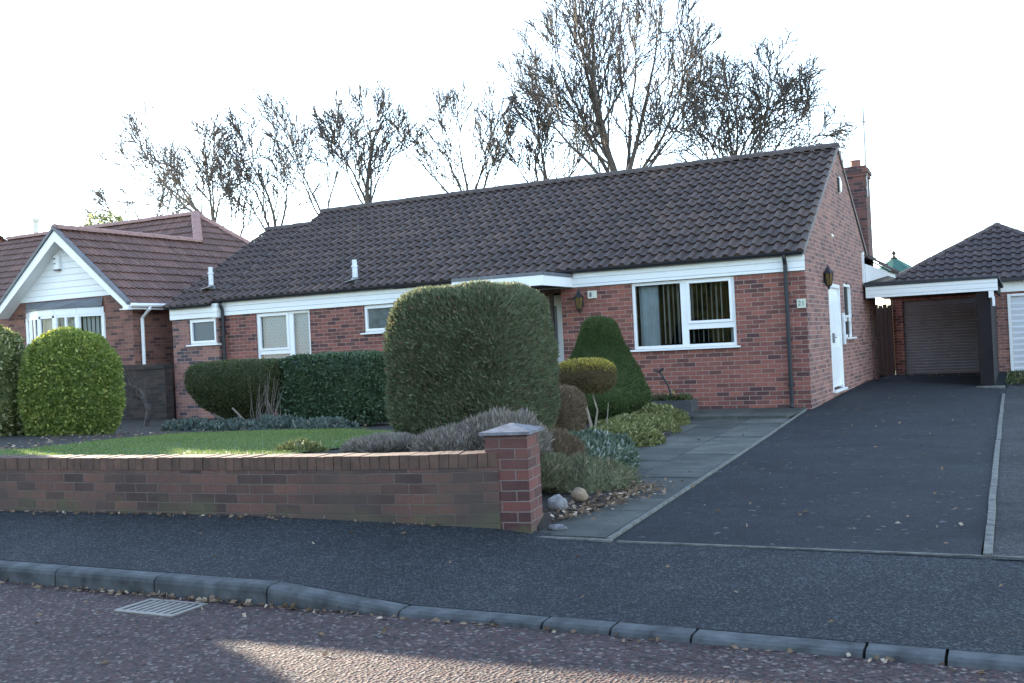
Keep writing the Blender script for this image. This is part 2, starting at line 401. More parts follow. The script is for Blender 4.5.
def fast_mesh(name, V, F, mat, parent=None, rv=None, smooth=False):
    """V (n,3) world, F (m,k) int"""
    me = bpy.data.meshes.new(name)
    off = np.array(root_loc(parent)) if parent is not None else np.zeros(3)
    V = V - off; k = F.shape[1]
    me.vertices.add(len(V)); me.vertices.foreach_set('co', V.astype(np.float32).ravel())
    me.loops.add(F.size); me.loops.foreach_set('vertex_index', F.astype(np.int32).ravel())
    me.polygons.add(len(F)); me.polygons.foreach_set('loop_start', np.arange(0, F.size, k, dtype=np.int32))
    me.update(calc_edges=True)
    if smooth: me.polygons.foreach_set('use_smooth', np.ones(len(F), bool))
    if rv is not None:
        a = me.attributes.new('rnd', 'FLOAT', 'FACE'); a.data.foreach_set('value', rv.astype(np.float32))
    me.materials.append(mat if not isinstance(mat, str) else MT[mat]); me.validate()
    o = bpy.data.objects.new(name, me); return finish(o, parent)

def lerp(a, b, t): return a + (b - a) * t
def interp(x, xs, ys): return float(np.interp(x, xs, ys))

# ------------------------------------------------------------------ ground heights
WALL_PTS = [(-40, -11.2, .04), (-9, -11.22, .04), (-4.88, -11.17, .04), (-3.7, -11.12, .05), (-2.19, -11.02, .05), (-1.32, -10.92, .025), (-.7, -10.82, -.005), (-.28, -10.71, -.035), (-.03, -10.58, -.07)]
def back_line(x):   # back edge of the pavement: y and z
    xs = [p[0] for p in WALL_PTS] + [.1, .63, 2.9, 5, 40]; ys = [p[1] for p in WALL_PTS] + [-10.62, -10.68, -10.6, -10.55, -10.5]
    zs = [p[2] for p in WALL_PTS] + [-.085, -.098, -.105, -.10, -.10]
    return interp(x, xs, ys), interp(x, xs, zs)
KERB_Y = -12.34      # front face of the kerb
def kerb_top(x): return interp(x, [-.95, -.02], [-.112, -.192])
def pave_z(x, y):
    yb, zb = back_line(x); zk = kerb_top(x)
    t = min(1, max(0, (y + 12.215) / (yb + 12.215))); return lerp(zk, zb, t)
DY = [-10.65, -8, -4, 0, 3, 6.6, 9, 12]
def drive_z(x, y):
    l = interp(y, DY, [-.098, -.085, -.06, -.02, .04, .10, .05, -.02]); r = interp(y, DY, [-.105, -.10, -.095, -.09, -.10, -.13, -.09, -.03])
    return lerp(l, r, min(1, max(0, (x + .0) / 2.8)))
def drive_left(y): return interp(y, [-10.72, -.2], [.63, -.03])
def garden_z(x, y):
    g = interp(y, [-11.1, -10.4, -8.5, -7, -5, -3, 0], [.44, .43, .36, .28, .15, .05, .0])
    low = interp(y, [-10.6, -6, -2, 0], [-.02, .0, .01, .0])
    t = min(1, max(0, (-x - .55 - interp(y, [-10, -3], [0, 1.6])) / 1.6)); t = t * t * (3 - 2 * t)
    return lerp(low, g, t)

def grid(name, xs, ys, zf, mat, kind='structure'):
    V = []; F = []
    for j, y in enumerate(ys):
        for i, x in enumerate(xs): V.append((x, y, zf(x, y)))
    nx = len(xs)
    for j in range(len(ys) - 1):
        for i in range(nx - 1):
            a = j * nx + i; F.append((a, a + 1, a + nx + 1, a + nx))
    o = fast_mesh(name, np.array(V, float), np.array(F), mat, smooth=True); return struct(o, kind)

# base ground sheet to the horizon
mb = MB()
grid('ground', [-900, -60, -30, 0, 30, 60, 900], [13, 30, 60, 900], lambda x, y: -.16, 'lawnbase')
g1 = MB(); g1.face([(-900, -20.5, -.3), (900, -20.5, -.3), (900, 13, -.3), (-900, 13, -.3)]); struct(build('subsoil', g1, 'soil'))
g1 = MB(); g1.face([(-900, -900, -.25), (900, -900, -.25), (900, -20, -.25), (-900, -20, -.25)]); struct(build('far_verge', g1, 'lawnbase'))
rd = MB(); rd.face([(-300, -20, -.222), (300, -20, -.222), (300, KERB_Y - .005, -.222), (-300, KERB_Y - .005, -.222)]); struct(build('road', rd, 'road'))
# pavement
xs = [-200, -80, -40, -20, -12] + list(np.arange(-9, 6.01, .25)) + [8, 12, 20, 40, 200]
V = []; F = []
NY = 6
for x in xs:
    yb, zb = back_line(x)
    for k in range(NY):
        y = lerp(-12.20, yb + .03, k / (NY - 1)); V.append((x, y, pave_z(x, y)))
for i in range(len(xs) - 1):
    for k in range(NY - 1):
        a = i * NY + k; F.append((a, a + NY, a + NY + 1, a + 1))
struct(fast_mesh('pavement', np.array(V, float), np.array(F), 'pave', smooth=True))
# kerb stones, 0.91 m long with rounded arris and open joints
mb = MB()
joints = [-.95 - .915 * k for k in range(40, 0, -1)] + [-.95, -.02, .86, 1.24, 1.66, 2.46, 2.80] + [3.7 + .915 * k for k in range(30)]
for a, b_ in zip(joints[:-1], joints[1:]):
    r = rnd.uniform(-.004, .004); a2, b2 = a + .007, b_ - .007
    prof = lambda x: [(KERB_Y + r, -.33), (KERB_Y + r, kerb_top(x) - .035), (KERB_Y + .010 + r, kerb_top(x) - .012), (KERB_Y + .032 + r, kerb_top(x) + r * .5), (KERB_Y + .13, kerb_top(x) + .002 + r * .5), (KERB_Y + .13, -.33)]
    pa, pb = prof(a2), prof(b2)
    for k in range(len(pa) - 1):
        mb.face([(a2, *pa[k]), (b2, *pb[k]), (b2, *pb[k + 1]), (a2, *pa[k + 1])], smooth=False)
    mb.face([(a2, *p) for p in pa[::-1]]); mb.face([(b2, *p) for p in pb])
struct(build('kerb', mb, 'kerb'))
# drive
ys = list(np.arange(-10.66, 12.3, .33)); V = []; F = []; NX = 9
for y in ys:
    xl = drive_left(y) - .023 if y < 0 else -.02
    for k in range(NX):
        x = lerp(xl, 2.88, k / (NX - 1)); V.append((x, y, drive_z(x, y)))
for j in range(len(ys) - 1):
    for k in range(NX - 1):
        a = j * NX + k; F.append((a, a + 1, a + NX + 1, a + NX))
struct(fast_mesh('driveway', np.array(V, float), np.array(F), 'drive', smooth=True))
V = []; F = []
for y in ys:
    for x in (interp(y, [-10.6, -7.5, 4], [2.945, 2.905, 2.78]), 3.6, 4.4, 5.4, 6): V.append((x, y, drive_z(2.8, y) + .005 * sin(x * 3)))
for j in range(len(ys) - 1):
    for k in range(4):
        a = j * 5 + k; F.append((a, a + 1, a + 6, a + 5))
struct(fast_mesh('neighbour_driveway', np.array(V, float), np.array(F), 'drive2', smooth=True))
# concrete edging between the two drives, and at the foot of the drive
mb = MB()
y = -10.6
while y < 4.0:
    y2 = min(4.1, y + .9); j = rnd.uniform(-.004, .004)
    xa, xb = interp(y, [-10.6, -7.5, 4], [2.895, 2.855, 2.73]) + j, interp(y2, [-10.6, -7.5, 4], [2.895, 2.855, 2.73]) + j
    za, zb = drive_z(2.8, y) + .022 + j, drive_z(2.8, y2) + .022 + j
    mb.hexa([(xa, y, -.3), (xa + .05, y, -.3), (xb + .05, y2 - .006, -.3), (xb, y2 - .006, -.3), (xa, y, za), (xa + .05, y, za), (xb + .05, y2 - .006, zb), (xb, y2 - .006, zb)])
    y = y2
struct(build('drive_edging', mb, 'edge', bevel=.006))
mb = MB()
for i in range(12):
    xa, xb = .66 + i * .28, .66 + (i + 1) * .28 - .003
    ya, za = back_line(xa); yb, zb = back_line(xb)
    mb.hexa([(xa, ya - .012, za - .1), (xb, yb - .012, zb - .1), (xb, yb + .012, zb - .1), (xa, ya + .012, za - .1), (xa, ya - .012, za + .008), (xb, yb - .012, zb + .008), (xb, yb + .012, zb + .008), (xa, ya + .012, za + .008)])
struct(build('threshold_strip', mb, 'edge'))
# path of slabs beside the drive (with its narrow edging) and landing by the wall
mb = MB(); rv = []
def slab(P, zt, r):
    mb.hexa([(p[0], p[1], zt(p[0], p[1]) - .05) for p in P] + [(p[0], p[1], zt(p[0], p[1]) + r) for p in P]); rv.extend([rnd.random()] * 6)
y = -10.62
sz = lambda x, y: drive_z(0, y) + .012
row = 0
while y < -1.75:
    y2 = min(-1.7, y + (.60 if row else .45)); g = .006
    for c in range(5):
        wa = .07 if c == 0 else 0
        def ex(yy, q): return drive_left(yy) - .065 - q * .61
        P = [(ex(y, c + 1) + g, y + g), (ex(y, c) - g, y + g), (ex(y2, c) - g, y2 - g), (ex(y2, c + 1) + g, y2 - g)]
        slab(P, sz, rnd.uniform(-.004, .004))
    y = y2; row += 1
for i in range(7):
    for j in range(3):
        x0, y0 = -.07 - (i + 1) * .72, -1.66 + j * .54
        slab([(x0 + .006, y0), (x0 + .714, y0), (x0 + .714, y0 + .53), (x0 + .006, y0 + .53)], lambda x, y: .018, rnd.uniform(-.003, .004))
o = build('path', mb, 'slab'); a = o.data.attributes.new('rnd', 'FLOAT', 'FACE'); a.data.foreach_set('value', rv); struct(o)
mb = MB(); y = -10.66
while y < -.2:
    y2 = min(-.15, y + .9)
    P = [(drive_left(y) - .06, y), (drive_left(y) - .022, y), (drive_left(y2) - .022, y2 - .005), (drive_left(y2) - .06, y2 - .005)]
    mb.hexa([(p[0], p[1], -.3) for p in P] + [(p[0], p[1], drive_z(0, p[1]) + .018) for p in P]); y = y2
mb.box(.02 - .02, .62, -10.70, -10.65, -.3, -.085)
struct(build('path_edging', mb, 'edge', bevel=.005))
# garden soil and lawn
xs = list(np.arange(-26, -5, .3)) + list(np.arange(-5, .75, .09)); ys = list(np.arange(-11.0, .31, .15))
def bed_edge(y): return interp(y, [-10.6, -9.3, -8.5, -8, -6.6, -5, -4, -2, -1.7], [-.06, .10, .0, -.50, -1.15, -1.25, -1.1, -1.7, -1.8])
def inner(x, y):
    yb, _ = back_line(min(x, -.03)); return max(y, yb + .1)
V = []; F = []
for y in ys:
    for x in xs:
        xx = min(x, drive_left(y) - .06 if y < -.2 else -.03)
        yy = inner(xx, y); path = 1 if xx > drive_left(yy) - 3.2 else 0
        z = garden_z(xx, yy); 
        if xx > bed_edge(yy) and yy > -10.9: z = -.16
        elif xx > bed_edge(yy) - 1.2: z = min(z, .0)
        if yy > -1.9 and xx > -5.3: z = -.06
        V.append((xx, yy, z))
nx = len(xs)
for j in range(len(ys) - 1):
    for i in range(nx - 1): a = j * nx + i; F.append((a, a + 1, a + nx + 1, a + nx))
struct(fast_mesh('garden_soil', np.array(V, float), np.array(F), 'soil', smooth=True))
mb = MB(); mb.face([(-30, .3, 0), (-.3, .3, 0), (-.3, 13, 0), (-30, 13, 0)]); struct(build('back_yard', mb, 'soil'))
LYS = [-11, -10.2, -9.3, -8.1, -6.4, -5.6]
def lawn_l(y): return interp(y, LYS, [-6.15, -6.2, -6.4, -6.8, -7.45, -6.9]) - (4.5 * max(0, (-9.9 - y) / 1.1))
def lawn_r(y): return interp(y, [-11, -9.2, -7.4, -5.9, -5.6], [-2.4, -2.4, -3.0, -4.4, -5.4])
def lawn_in(x, y): return lawn_l(y) < x < lawn_r(y) and y > back_line(x)[0] + .13
V = []; F = []; NX, NYY = 30, 30
for k in range(NYY + 1):
    y0 = lerp(-11.1, -5.6, k / NYY)
    for i in range(NX + 1):
        x = lerp(lawn_l(y0), lawn_r(y0), i / NX); y = max(y0, back_line(x)[0] + .12); V.append((x, y, garden_z(x, y) + .012))
for k in range(NYY):
    for i in range(NX): a = k * (NX + 1) + i; F.append((a, a + 1, a + NX + 2, a + NX + 1))
struct(fast_mesh('lawn', np.array(V, float), np.array(F), 'lawnbase', smooth=True))
# blades
N = 110000
X = NR.uniform(-11, -2.4, N); Y = NR.uniform(-11.1, -4.8, N)
keep = np.array([lawn_in(x, y) for x, y in zip(X, Y)]); X = X[keep]; Y = Y[keep]
Z = np.array([garden_z(x, y) + .008 for x, y in zip(X, Y)]); n_ = len(X)
a = NR.uniform(0, 2 * pi, n_); h = NR.uniform(.012, .034, n_); w = NR.uniform(.003, .006, n_); lx = NR.normal(0, .012, n_); ly = NR.normal(0, .012, n_)
P0 = np.stack([X - cos(0) * np.cos(a) * w, Y - np.sin(a) * w, Z], 1); P1 = np.stack([X + np.cos(a) * w, Y + np.sin(a) * w, Z], 1); P2 = np.stack([X + lx, Y + ly, Z + h], 1)
V = np.empty((n_ * 3, 3)); V[0::3] = P0; V[1::3] = P1; V[2::3] = P2
o = fast_mesh('grass', V, np.arange(n_ * 3).reshape(-1, 3), LF['grass'], rv=NR.random(n_)); struct(o, 'stuff', 'short mown green grass of the front lawn')

# ------------------------------------------------------------------ roofs
def tiled(name, O, ud, vd, U, V_, mat, parent, pitch=.23, gauge=.345, roll=.042, clips=(), ustart=0, label=None):
    """profiled concrete tiles laid over a slope: O lower corner, ud along the eaves, vd up the slope"""
    O = np.array(O, float); ud = np.array(ud, float); ud /= np.linalg.norm(ud); vd = np.array(vd, float); vd /= np.linalg.norm(vd)
    nn = np.cross(ud, vd)
    if nn[2] < 0: nn = -nn
    k = 8; nu = max(2, int(round(U / pitch * k)) + 1); us = np.linspace(0, U, nu)
    ph = (us / pitch + ustart) % 1
    prof = np.where(ph < .55, np.clip(np.sin(ph / .55 * pi) * 1.25, 0, 1) * roll, -.06 * roll * np.sin((ph - .55) / .45 * pi))
    tid = np.floor(us / pitch + ustart)
    rows = int(math.ceil(V_ / gauge)); VV = []; FF = []; UV = []
    for r in range(rows):
        v0 = r * gauge; v1 = min(V_, (r + 1) * gauge)
        jit = NR.normal(0, .0022, int(tid.max()) + 2)[tid.astype(int)]
        jv = NR.normal(0, .004, int(tid.max()) + 2)[tid.astype(int)]
        base = len(VV) * 0 + sum(len(x) for x in VV)
        thick = .034
        lo0 = O + us[:, None] * ud + (v0 - .0 + jv)[:, None] * vd + (prof * .95 + .002)[:, None] * nn if r else O + us[:, None] * ud + (v0 + jv)[:, None] * vd - .02 * nn
        lo1 = O + us[:, None] * ud + (v0 + jv - .012)[:, None] * vd + (prof + thick + jit)[:, None] * nn
        hi = O + us[:, None] * ud + np.full(nu, v1)[:, None] * vd + (prof + .002 + jit * .3)[:, None] * nn
        VV += [lo0, lo1, hi]
        i = np.arange(nu - 1)
        FF.append(np.stack([base + i, base + i + 1, base + nu + i + 1, base + nu + i], 1))
        FF.append(np.stack([base + nu + i, base + nu + i + 1, base + 2 * nu + i + 1, base + 2 * nu + i], 1))
        uu = us / pitch + ustart
        for _ in range(2):
            q = np.floor((uu[:-1] + uu[1:]) / 2) + .5
            UV.append(np.repeat(np.stack([q, np.full(nu - 1, r + .5)], 1), 4, 0))
    Vv = np.concatenate(VV); Ff = np.concatenate(FF); Uu = np.concatenate(UV)
    me = bpy.data.meshes.new(name); off = np.array(root_loc(parent)); Vv = Vv - off
    q0 = len(Vv); un = [O - .03 * nn + off * 0 + ud * a_ + vd * b_ for a_, b_ in ((.01, .02), (U - .01, .02), (U - .01, V_), (.01, V_))]
    Vv = np.concatenate([Vv, np.array(un) - off]); Ff = np.concatenate([Ff, [[q0, q0 + 1, q0 + 2, q0 + 3]]]); Uu = np.concatenate([Uu, np.zeros((4, 2))])
    me.from_pydata(Vv.tolist(), [], Ff.tolist()); l = me.uv_layers.new(name='UVMap'); l.data.foreach_set('uv', Uu.astype(np.float32).ravel())
    me.materials.append(MT[mat])
    if len(clips):
        bm = bmesh.new(); bm.from_mesh(me)
        for (co_, no_) in clips:
            bmesh.ops.bisect_plane(bm, geom=bm.verts[:] + bm.edges[:] + bm.faces[:], plane_co=Vector(co_) - Vector(off), plane_no=Vector(no_), clear_outer=True)
        bm.to_mesh(me); bm.free()
    me.polygons.foreach_set('use_smooth', np.zeros(len(me.polygons), bool)); me.update()
    o = bpy.data.objects.new(name, me); finish(o, parent)
    if label: o['label'] = label
    return o
def ridge_caps(name, a, b, mat, parent, r=.11, ln=.42):
    a = Vector(a); b = Vector(b); L = (b - a).length; d = (b - a) / L; n_ = max(1, int(round(L / ln)))
    side = d.cross(Vector((0, 0, 1))).normalized(); up = side.cross(d)
    mb = MB()
    for i in range(n_):
        p = a + d * (L * i / n_); q = a + d * (L * (i + 1) / n_ + .02); j = rnd.uniform(-.004, .006)
        K = 8
        for k in range(K):
            t0, t1 = pi * k / K - .15 * (k == 0), pi * (k + 1) / K + .15 * (k == K - 1)
            f = lambda c, t, rr: c + side * cos(t) * rr + up * (sin(t) * rr * .85 - .045 + j)
            mb.face([f(p, t0, r * 1.05), f(q, t0, r * .97), f(q, t1, r * .97), f(p, t1, r * 1.05)], smooth=True)
            mb.face([f(p, t0, r * 1.05), f(p, t1, r * 1.05), f(p, t1, r * .9), f(p, t0, r * .9)])
        for (c, rr) in ((a, r), ):
            pass
    # closed ends
    for c, s in ((a, -1), (b, 1)):
        mb.face([c + side * cos(pi * k / 8) * r + up * (sin(pi * k / 8) * r * .85 - .045) for k in range(9)])
    return build(name, mb, mat, parent)

# wall panels with openings: T(u, w, d) maps along, up, inward
def wall_panel(mb, T, u0, u1, w0, w1, holes, depth=.11, back=True):
    us = sorted(set([u0, u1] + [h for q in holes for h in q[:2]])); ws = sorted(set([w0, w1] + [h for q in holes for h in q[2:]]))
    us = [u for u in us if u0 <= u <= u1]; ws = [w for w in ws if w0 <= w <= w1]
    for i in range(len(us) - 1):
        for j in range(len(ws) - 1):
            cu, cw = (us[i] + us[i + 1]) / 2, (ws[j] + ws[j + 1]) / 2
            if any(h[0] < cu < h[1] and h[2] < cw < h[3] for h in holes): continue
            R = [(us[i], ws[j]), (us[i + 1], ws[j]), (us[i + 1], ws[j + 1]), (us[i], ws[j + 1])]
            mb.face([T(a, b_, 0) for a, b_ in R], uv=R)
            if back: mb.face([T(a, b_, .25) for a, b_ in R[::-1]], uv=R[::-1])
    for h in holes:
        for (p, q) in (((h[0], h[2]), (h[0], h[3])), ((h[1], h[3]), (h[1], h[2])), ((h[0], h[3]), (h[1], h[3])), ((h[1], h[2]), (h[0], h[2]))):
            mb.face([T(*p, 0), T(*q, 0), T(*q, .25), T(*p, .25)])
def TF(y0): return lambda u, w, d: (u, y0 + d, w)
def TG(x0): return lambda u, w, d: (x0 - d, u, w)
def tbox(mb, T, u0, u1, w0, w1, d0, d1):
    return mb.hexa([T(u0, w0, d0), T(u1, w0, d0), T(u1, w0, d1), T(u0, w0, d1), T(u0, w1, d0), T(u1, w1, d0), T(u1, w1, d1), T(u0, w1, d1)])

def window(parent, T, u0, u1, w0, w1, bars, sill=True, fr=.055, inner=(), glass='glass', d=.03, sill_l=.06, label=None):
    """outer frame, mullions and transoms (bars: rectangles), opening sashes (inner), a pane and a sill"""
    mb = MB()
    tbox(mb, T, u0, u0 + fr, w0, w1, d, d + .07); tbox(mb, T, u1 - fr, u1, w0, w1, d, d + .07)
    tbox(mb, T, u0 + fr, u1 - fr, w0, w0 + fr, d, d + .07); tbox(mb, T, u0 + fr, u1 - fr, w1 - fr, w1, d, d + .07)
    for (a, b_, c, e) in bars: tbox(mb, T, a, b_, c, e, d + .003, d + .067)
    for (a, b_, c, e) in inner:
        s = .045
        tbox(mb, T, a, a + s, c, e, d - .018, d + .05); tbox(mb, T, b_ - s, b_, c, e, d - .018, d + .05)
        tbox(mb, T, a + s, b_ - s, c, c + s, d - .018, d + .05); tbox(mb, T, a + s, b_ - s, e - s, e, d - .018, d + .05)
    o = build('window', mb, 'upvc', parent, bevel=.004)
    if label: o['label'] = label
    g = MB(); g.face([T(u0 + .02, w0 + .02, d + .03), T(u1 - .02, w0 + .02, d + .03), T(u1 - .02, w1 - .02, d + .03), T(u0 + .02, w1 - .02, d + .03)])
    build('pane', g, glass, o)
    if sill:
        s = MB(); tbox(s, T, u0 - sill_l, u1 + sill_l, w0 - .035, w0 - .003, -.06, d + .05); build('sill', s, 'upvc', o, bevel=.004)
    return o

# ================================================================== THE BUNGALOW
H = thing('bungalow', (-6, 0, 0), 'long brick bungalow with brown tiled roof and white cladding in the middle', 'house')
RIDGE_Y, RIDGE_Z, EAVE_Y, EAVE_Z = 3.95, 4.88, -.14, 2.56
tanp = (RIDGE_Z - EAVE_Z) / (RIDGE_Y - EAVE_Y)
# front wall (holes: window, porch, high window, large window)
W1 = (-3.02, -1.18, 1.08, 2.258); W2 = (-11.56, -10.12, .85, 2.222); W3 = (-8.76, -7.55, 1.67, 2.222); W4 = (-13.33, -12.54, 1.63, 2.19)
PORCH = (-6.4, -4.38, 0.06, 2.25)
mb = MB(); wall_panel(mb, TF(0), -12.5, 0, -.3, 2.56, [W1, W2, W3, PORCH])
mb.face([(0, 0, -.3), (0, .01, -.3), (0, .01, 2.56), (0, 0, 2.56)])
build('front_wall', mb, 'brick', H)
mb = MB(); wall_panel(mb, TF(-.15), -13.82, -12.5, -.3, 2.5, [W4])
mb.face([(-12.5, -.15, -.3), (-12.5, 0, -.3), (-12.5, 0, 2.5), (-12.5, -.15, 2.5)])
mb.face([(-13.82, 7.9, -.3), (-13.82, -.15, -.3), (-13.82, -.15, 2.5), (-13.82, 7.9, 2.5)]); mb.face([(-13.82, 7.0, 2.5), (-13.82, -.15, 2.5), (-13.82, 3.3, 4.45)])
build('left_section_wall', mb, 'brick_left', H)
# gable end wall
DOOR = (2.12, 3.36, .15, 2.12); GW = (3.9, 4.93, 1.10, 2.19); YR = 8.04
mb = MB(); T = TG(0); wall_panel(mb, T, .0, YR, -.3, 2.5, [DOOR, GW], back=False)
mb.face([(0, .0, 2.5), (0, YR, 2.5), (0, RIDGE_Y, RIDGE_Z - .03), ][:3], uv=[(0, 2.5), (YR, 2.5), (RIDGE_Y, RIDGE_Z - .03)])
build('gable_wall', mb, 'brick_side', H)
mb = MB(); mb.face([(-13.82, YR, -.3), (0, YR, -.3), (0, YR, 2.6), (-13.82, YR, 2.6)]); build('rear_wall', mb, 'brick_side', H)
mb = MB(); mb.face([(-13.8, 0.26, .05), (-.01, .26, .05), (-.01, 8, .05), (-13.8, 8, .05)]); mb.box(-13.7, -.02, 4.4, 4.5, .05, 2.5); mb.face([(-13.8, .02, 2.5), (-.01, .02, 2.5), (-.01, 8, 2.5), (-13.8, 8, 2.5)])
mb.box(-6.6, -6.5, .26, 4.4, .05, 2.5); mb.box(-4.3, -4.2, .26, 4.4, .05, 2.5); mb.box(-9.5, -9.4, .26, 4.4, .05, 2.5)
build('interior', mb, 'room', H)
# roof: main and lower left section
sl_ = math.hypot(RIDGE_Y - EAVE_Y, RIDGE_Z - EAVE_Z)
R1 = tiled('roof', (-12.6, EAVE_Y, EAVE_Z), (1, 0, 0), (0, RIDGE_Y - EAVE_Y, RIDGE_Z - EAVE_Z), 12.62, sl_, 'tile', H, pitch=.205, roll=.046)
tiled('rear_roof', (-12.6, YR + .14, EAVE_Z), (1, 0, 0), (0, -(RIDGE_Y - EAVE_Y), RIDGE_Z - EAVE_Z), 12.62, sl_, 'tile', H)
LY, LZ = 3.38, 4.50; LE = (-.29, 2.47)
l2 = math.hypot(LY - LE[0], LZ - LE[1])
tiled('left_roof', (-13.93, LE[0], LE[1]), (1, 0, 0), (0, LY - LE[0], LZ - LE[1]), 1.35, l2, 'tile', H, pitch=.205, roll=.046)
tiled('left_rear_roof', (-13.93, 2 * LY - LE[0], LE[1]), (1, 0, 0), (0, -(LY - LE[0]), LZ - LE[1]), 1.35, l2, 'tile', H)
ridge_caps('ridge', (-12.62, RIDGE_Y, RIDGE_Z + .05), (.02, RIDGE_Y, RIDGE_Z + .05), 'ridge', R1)
ridge_caps('ridge', (-13.95, LY, LZ + .05), (-12.64, LY, LZ + .05), 'ridge', R1)
# verges (mortar under-edge) and gable infill of the step
mb = MB()
for x0, x1 in ((-.015, .03),):
    for (ya, za, yb, zb) in ((EAVE_Y, EAVE_Z, RIDGE_Y, RIDGE_Z), (YR + .14, EAVE_Z, RIDGE_Y, RIDGE_Z)):
        P = []
        for yy, zz in ((ya, za), (yb, zb)):
            P.append((yy, zz))
        (y0, z0), (y1, z1) = P
        mb = MB(); mb.hexa([(x0, y0, z0 - .05), (x1, y0, z0 - .05), (x1, y1, z1 - .05), (x0, y1, z1 - .05), (x0, y0, z0 + .025), (x1, y0, z0 + .025), (x1, y1, z1 + .03), (x0, y1, z1 + .03)]); build('verge', mb, 'verge', H)
mb = MB(); mb.face([(-12.6, .0, 2.45), (-12.6, 7.9, 2.45), (-12.6, RIDGE_Y, RIDGE_Z)])
build('step_gable', mb, 'brick_side', H)
# cladding band, gutter, soffit
mb = MB(); mb.box(-4.12, .0, -.045, -.004, 2.262, 2.545); mb.box(-12.46, -8.0, -.045, -.004, 2.228, 2.525); mb.box(-8.0, -4.12, -.042, -.004, 2.262, 2.50)
build('cladding', mb, 'clad', H)
mb = MB(); mb.box(-13.84, -12.60, -.195, -.154, 2.20, 2.455); mb.box(-12.6, -12.46, -.20, -.046, 2.19, 2.5)
build('cladding', mb, 'clad', H)
mb = MB()
for (x0, x1, yy, zz) in ((-12.58, .0, -.14, 2.535), (-13.85, -12.62, -.30, 2.46)):
    n8 = 10
    for k in range(n8):
        t0, t1 = pi + pi * k / n8, pi + pi * (k + 1) / n8
        f = lambda x, t, r: (x, yy + cos(t) * r, zz + .035 + sin(t) * r)
        mb.face([f(x0, t0, .055), f(x1, t0, .055), f(x1, t1, .055), f(x0, t1, .055)], smooth=True)
        mb.face([f(x1, t0, .05), f(x0, t0, .05), f(x0, t1, .05), f(x1, t1, .05)], smooth=True)
    mb.face([(x1, yy + cos(pi + pi * k / n8) * .055, zz + .035 + sin(pi + pi * k / n8) * .055) for k in range(n8 + 1)])
build('gutter', mb, 'blackplastic', H)
def downpipe(x, y, z0, z1, mat='blackplastic', parent=H, r=.034):
    mb = MB(); mb.tube([(x, y - .06, z1), (x, y - .06, z1 - .05), (x, y, z1 - .16), (x, y, z0 + .09), (x, y - .05, z0)], r, 10)
    for zz in np.arange(z0 + .35, z1 - .2, .75): mb.box(x - .05, x + .05, y - .015, y + .04, zz, zz + .03)
    mb.lathe((x, y - .0, z0 + .35), [(r, 0), (r * 1.3, .005), (r * 1.3, .06), (r, .065)], 10)
    return build('downpipe', mb, mat, parent)
downpipe(-.30, -.085, .02, 2.53); downpipe(-12.40, -.085, .0, 2.5)
# windows
w = window(H, TF(0), *W1, bars=[(-2.14, -2.02, W1[2] + .055, W1[3] - .055), (-2.02, W1[1] - .055, 1.39, 1.49)], inner=[(-2.02, W1[1] - .055, 1.49, W1[3] - .03)])
mb = MB()
for i in range(21):
    x = -2.94 + i * .086
    if x < -2.62: continue
    a = radians(100 + rnd.uniform(-24, 24)); dx, dy = .04 * cos(a), .04 * sin(a)
    mb.face([(x - dx, .25 - dy, 1.16), (x + dx, .25 + dy, 1.16), (x + dx, .25 + dy, 2.24), (x - dx, .25 - dy, 2.24)])
mb.box(-2.96, -1.22, .24, .27, 2.22, 2.25)
build('blind', mb, 'blind', w)
def wavy(x0, x1, y, z0, z1, amp=.02, f=55):
    mb = MB(); K = int((x1 - x0) / .012)
    for i in range(K):
        a, b_ = lerp(x0, x1, i / K), lerp(x0, x1, (i + 1) / K)
        mb.face([(a, y + amp * sin(a * f), z0), (b_, y + amp * sin(b_ * f), z0), (b_, y + amp * sin(b_ * f), z1), (a, y + amp * sin(a * f), z1)], smooth=True)
    return mb
build('curtain', wavy(-2.95, -2.6, .20, 1.13, 2.24), 'curtain', w)
build('curtain', wavy(-1.33, -1.22, .20, 1.13, 2.24), 'curtain', w)
w = window(H, TF(0), *W2, bars=[(-10.70, -10.58, .9, W2[3] - .055), (-11.5, -10.70, 1.33, 1.42)], inner=[(-11.505, -10.70, 1.42, W2[3] - .03)])
mb = MB(); mb.face([(-11.5, .13, .9), (-10.14, .13, .9), (-10.14, .13, 2.2), (-11.5, .13, 2.2)]); build('net_curtain', mb, 'net', w)
w = window(H, TF(0), *W3, bars=[], inner=[(W3[0] + .03, W3[1] - .03, W3[2] + .03, W3[3] - .03)], glass='frost2')
w = window(H, TF(-.15), *W4, bars=[], inner=[(W4[0] + .03, W4[1] - .03, W4[2] + .03, W4[3] - .03)], glass='frost')
w = window(H, TG(0), *GW, bars=[(3.95, 4.88, 1.42, 1.50)], inner=[(3.95, 4.88, 1.5, 2.16)])
build('curtain', MB().face([(-.2, 3.9, 1.1), (-.2, 4.9, 1.1), (-.2, 4.9, 2.2), (-.2, 3.9, 2.2)]), 'curtain', w)
mb = MB(); mb.box(0.004, .05, 3.46, 3.60, .97, 1.58); build('meter_box', mb, 'paintwhite', H, bevel=.006)
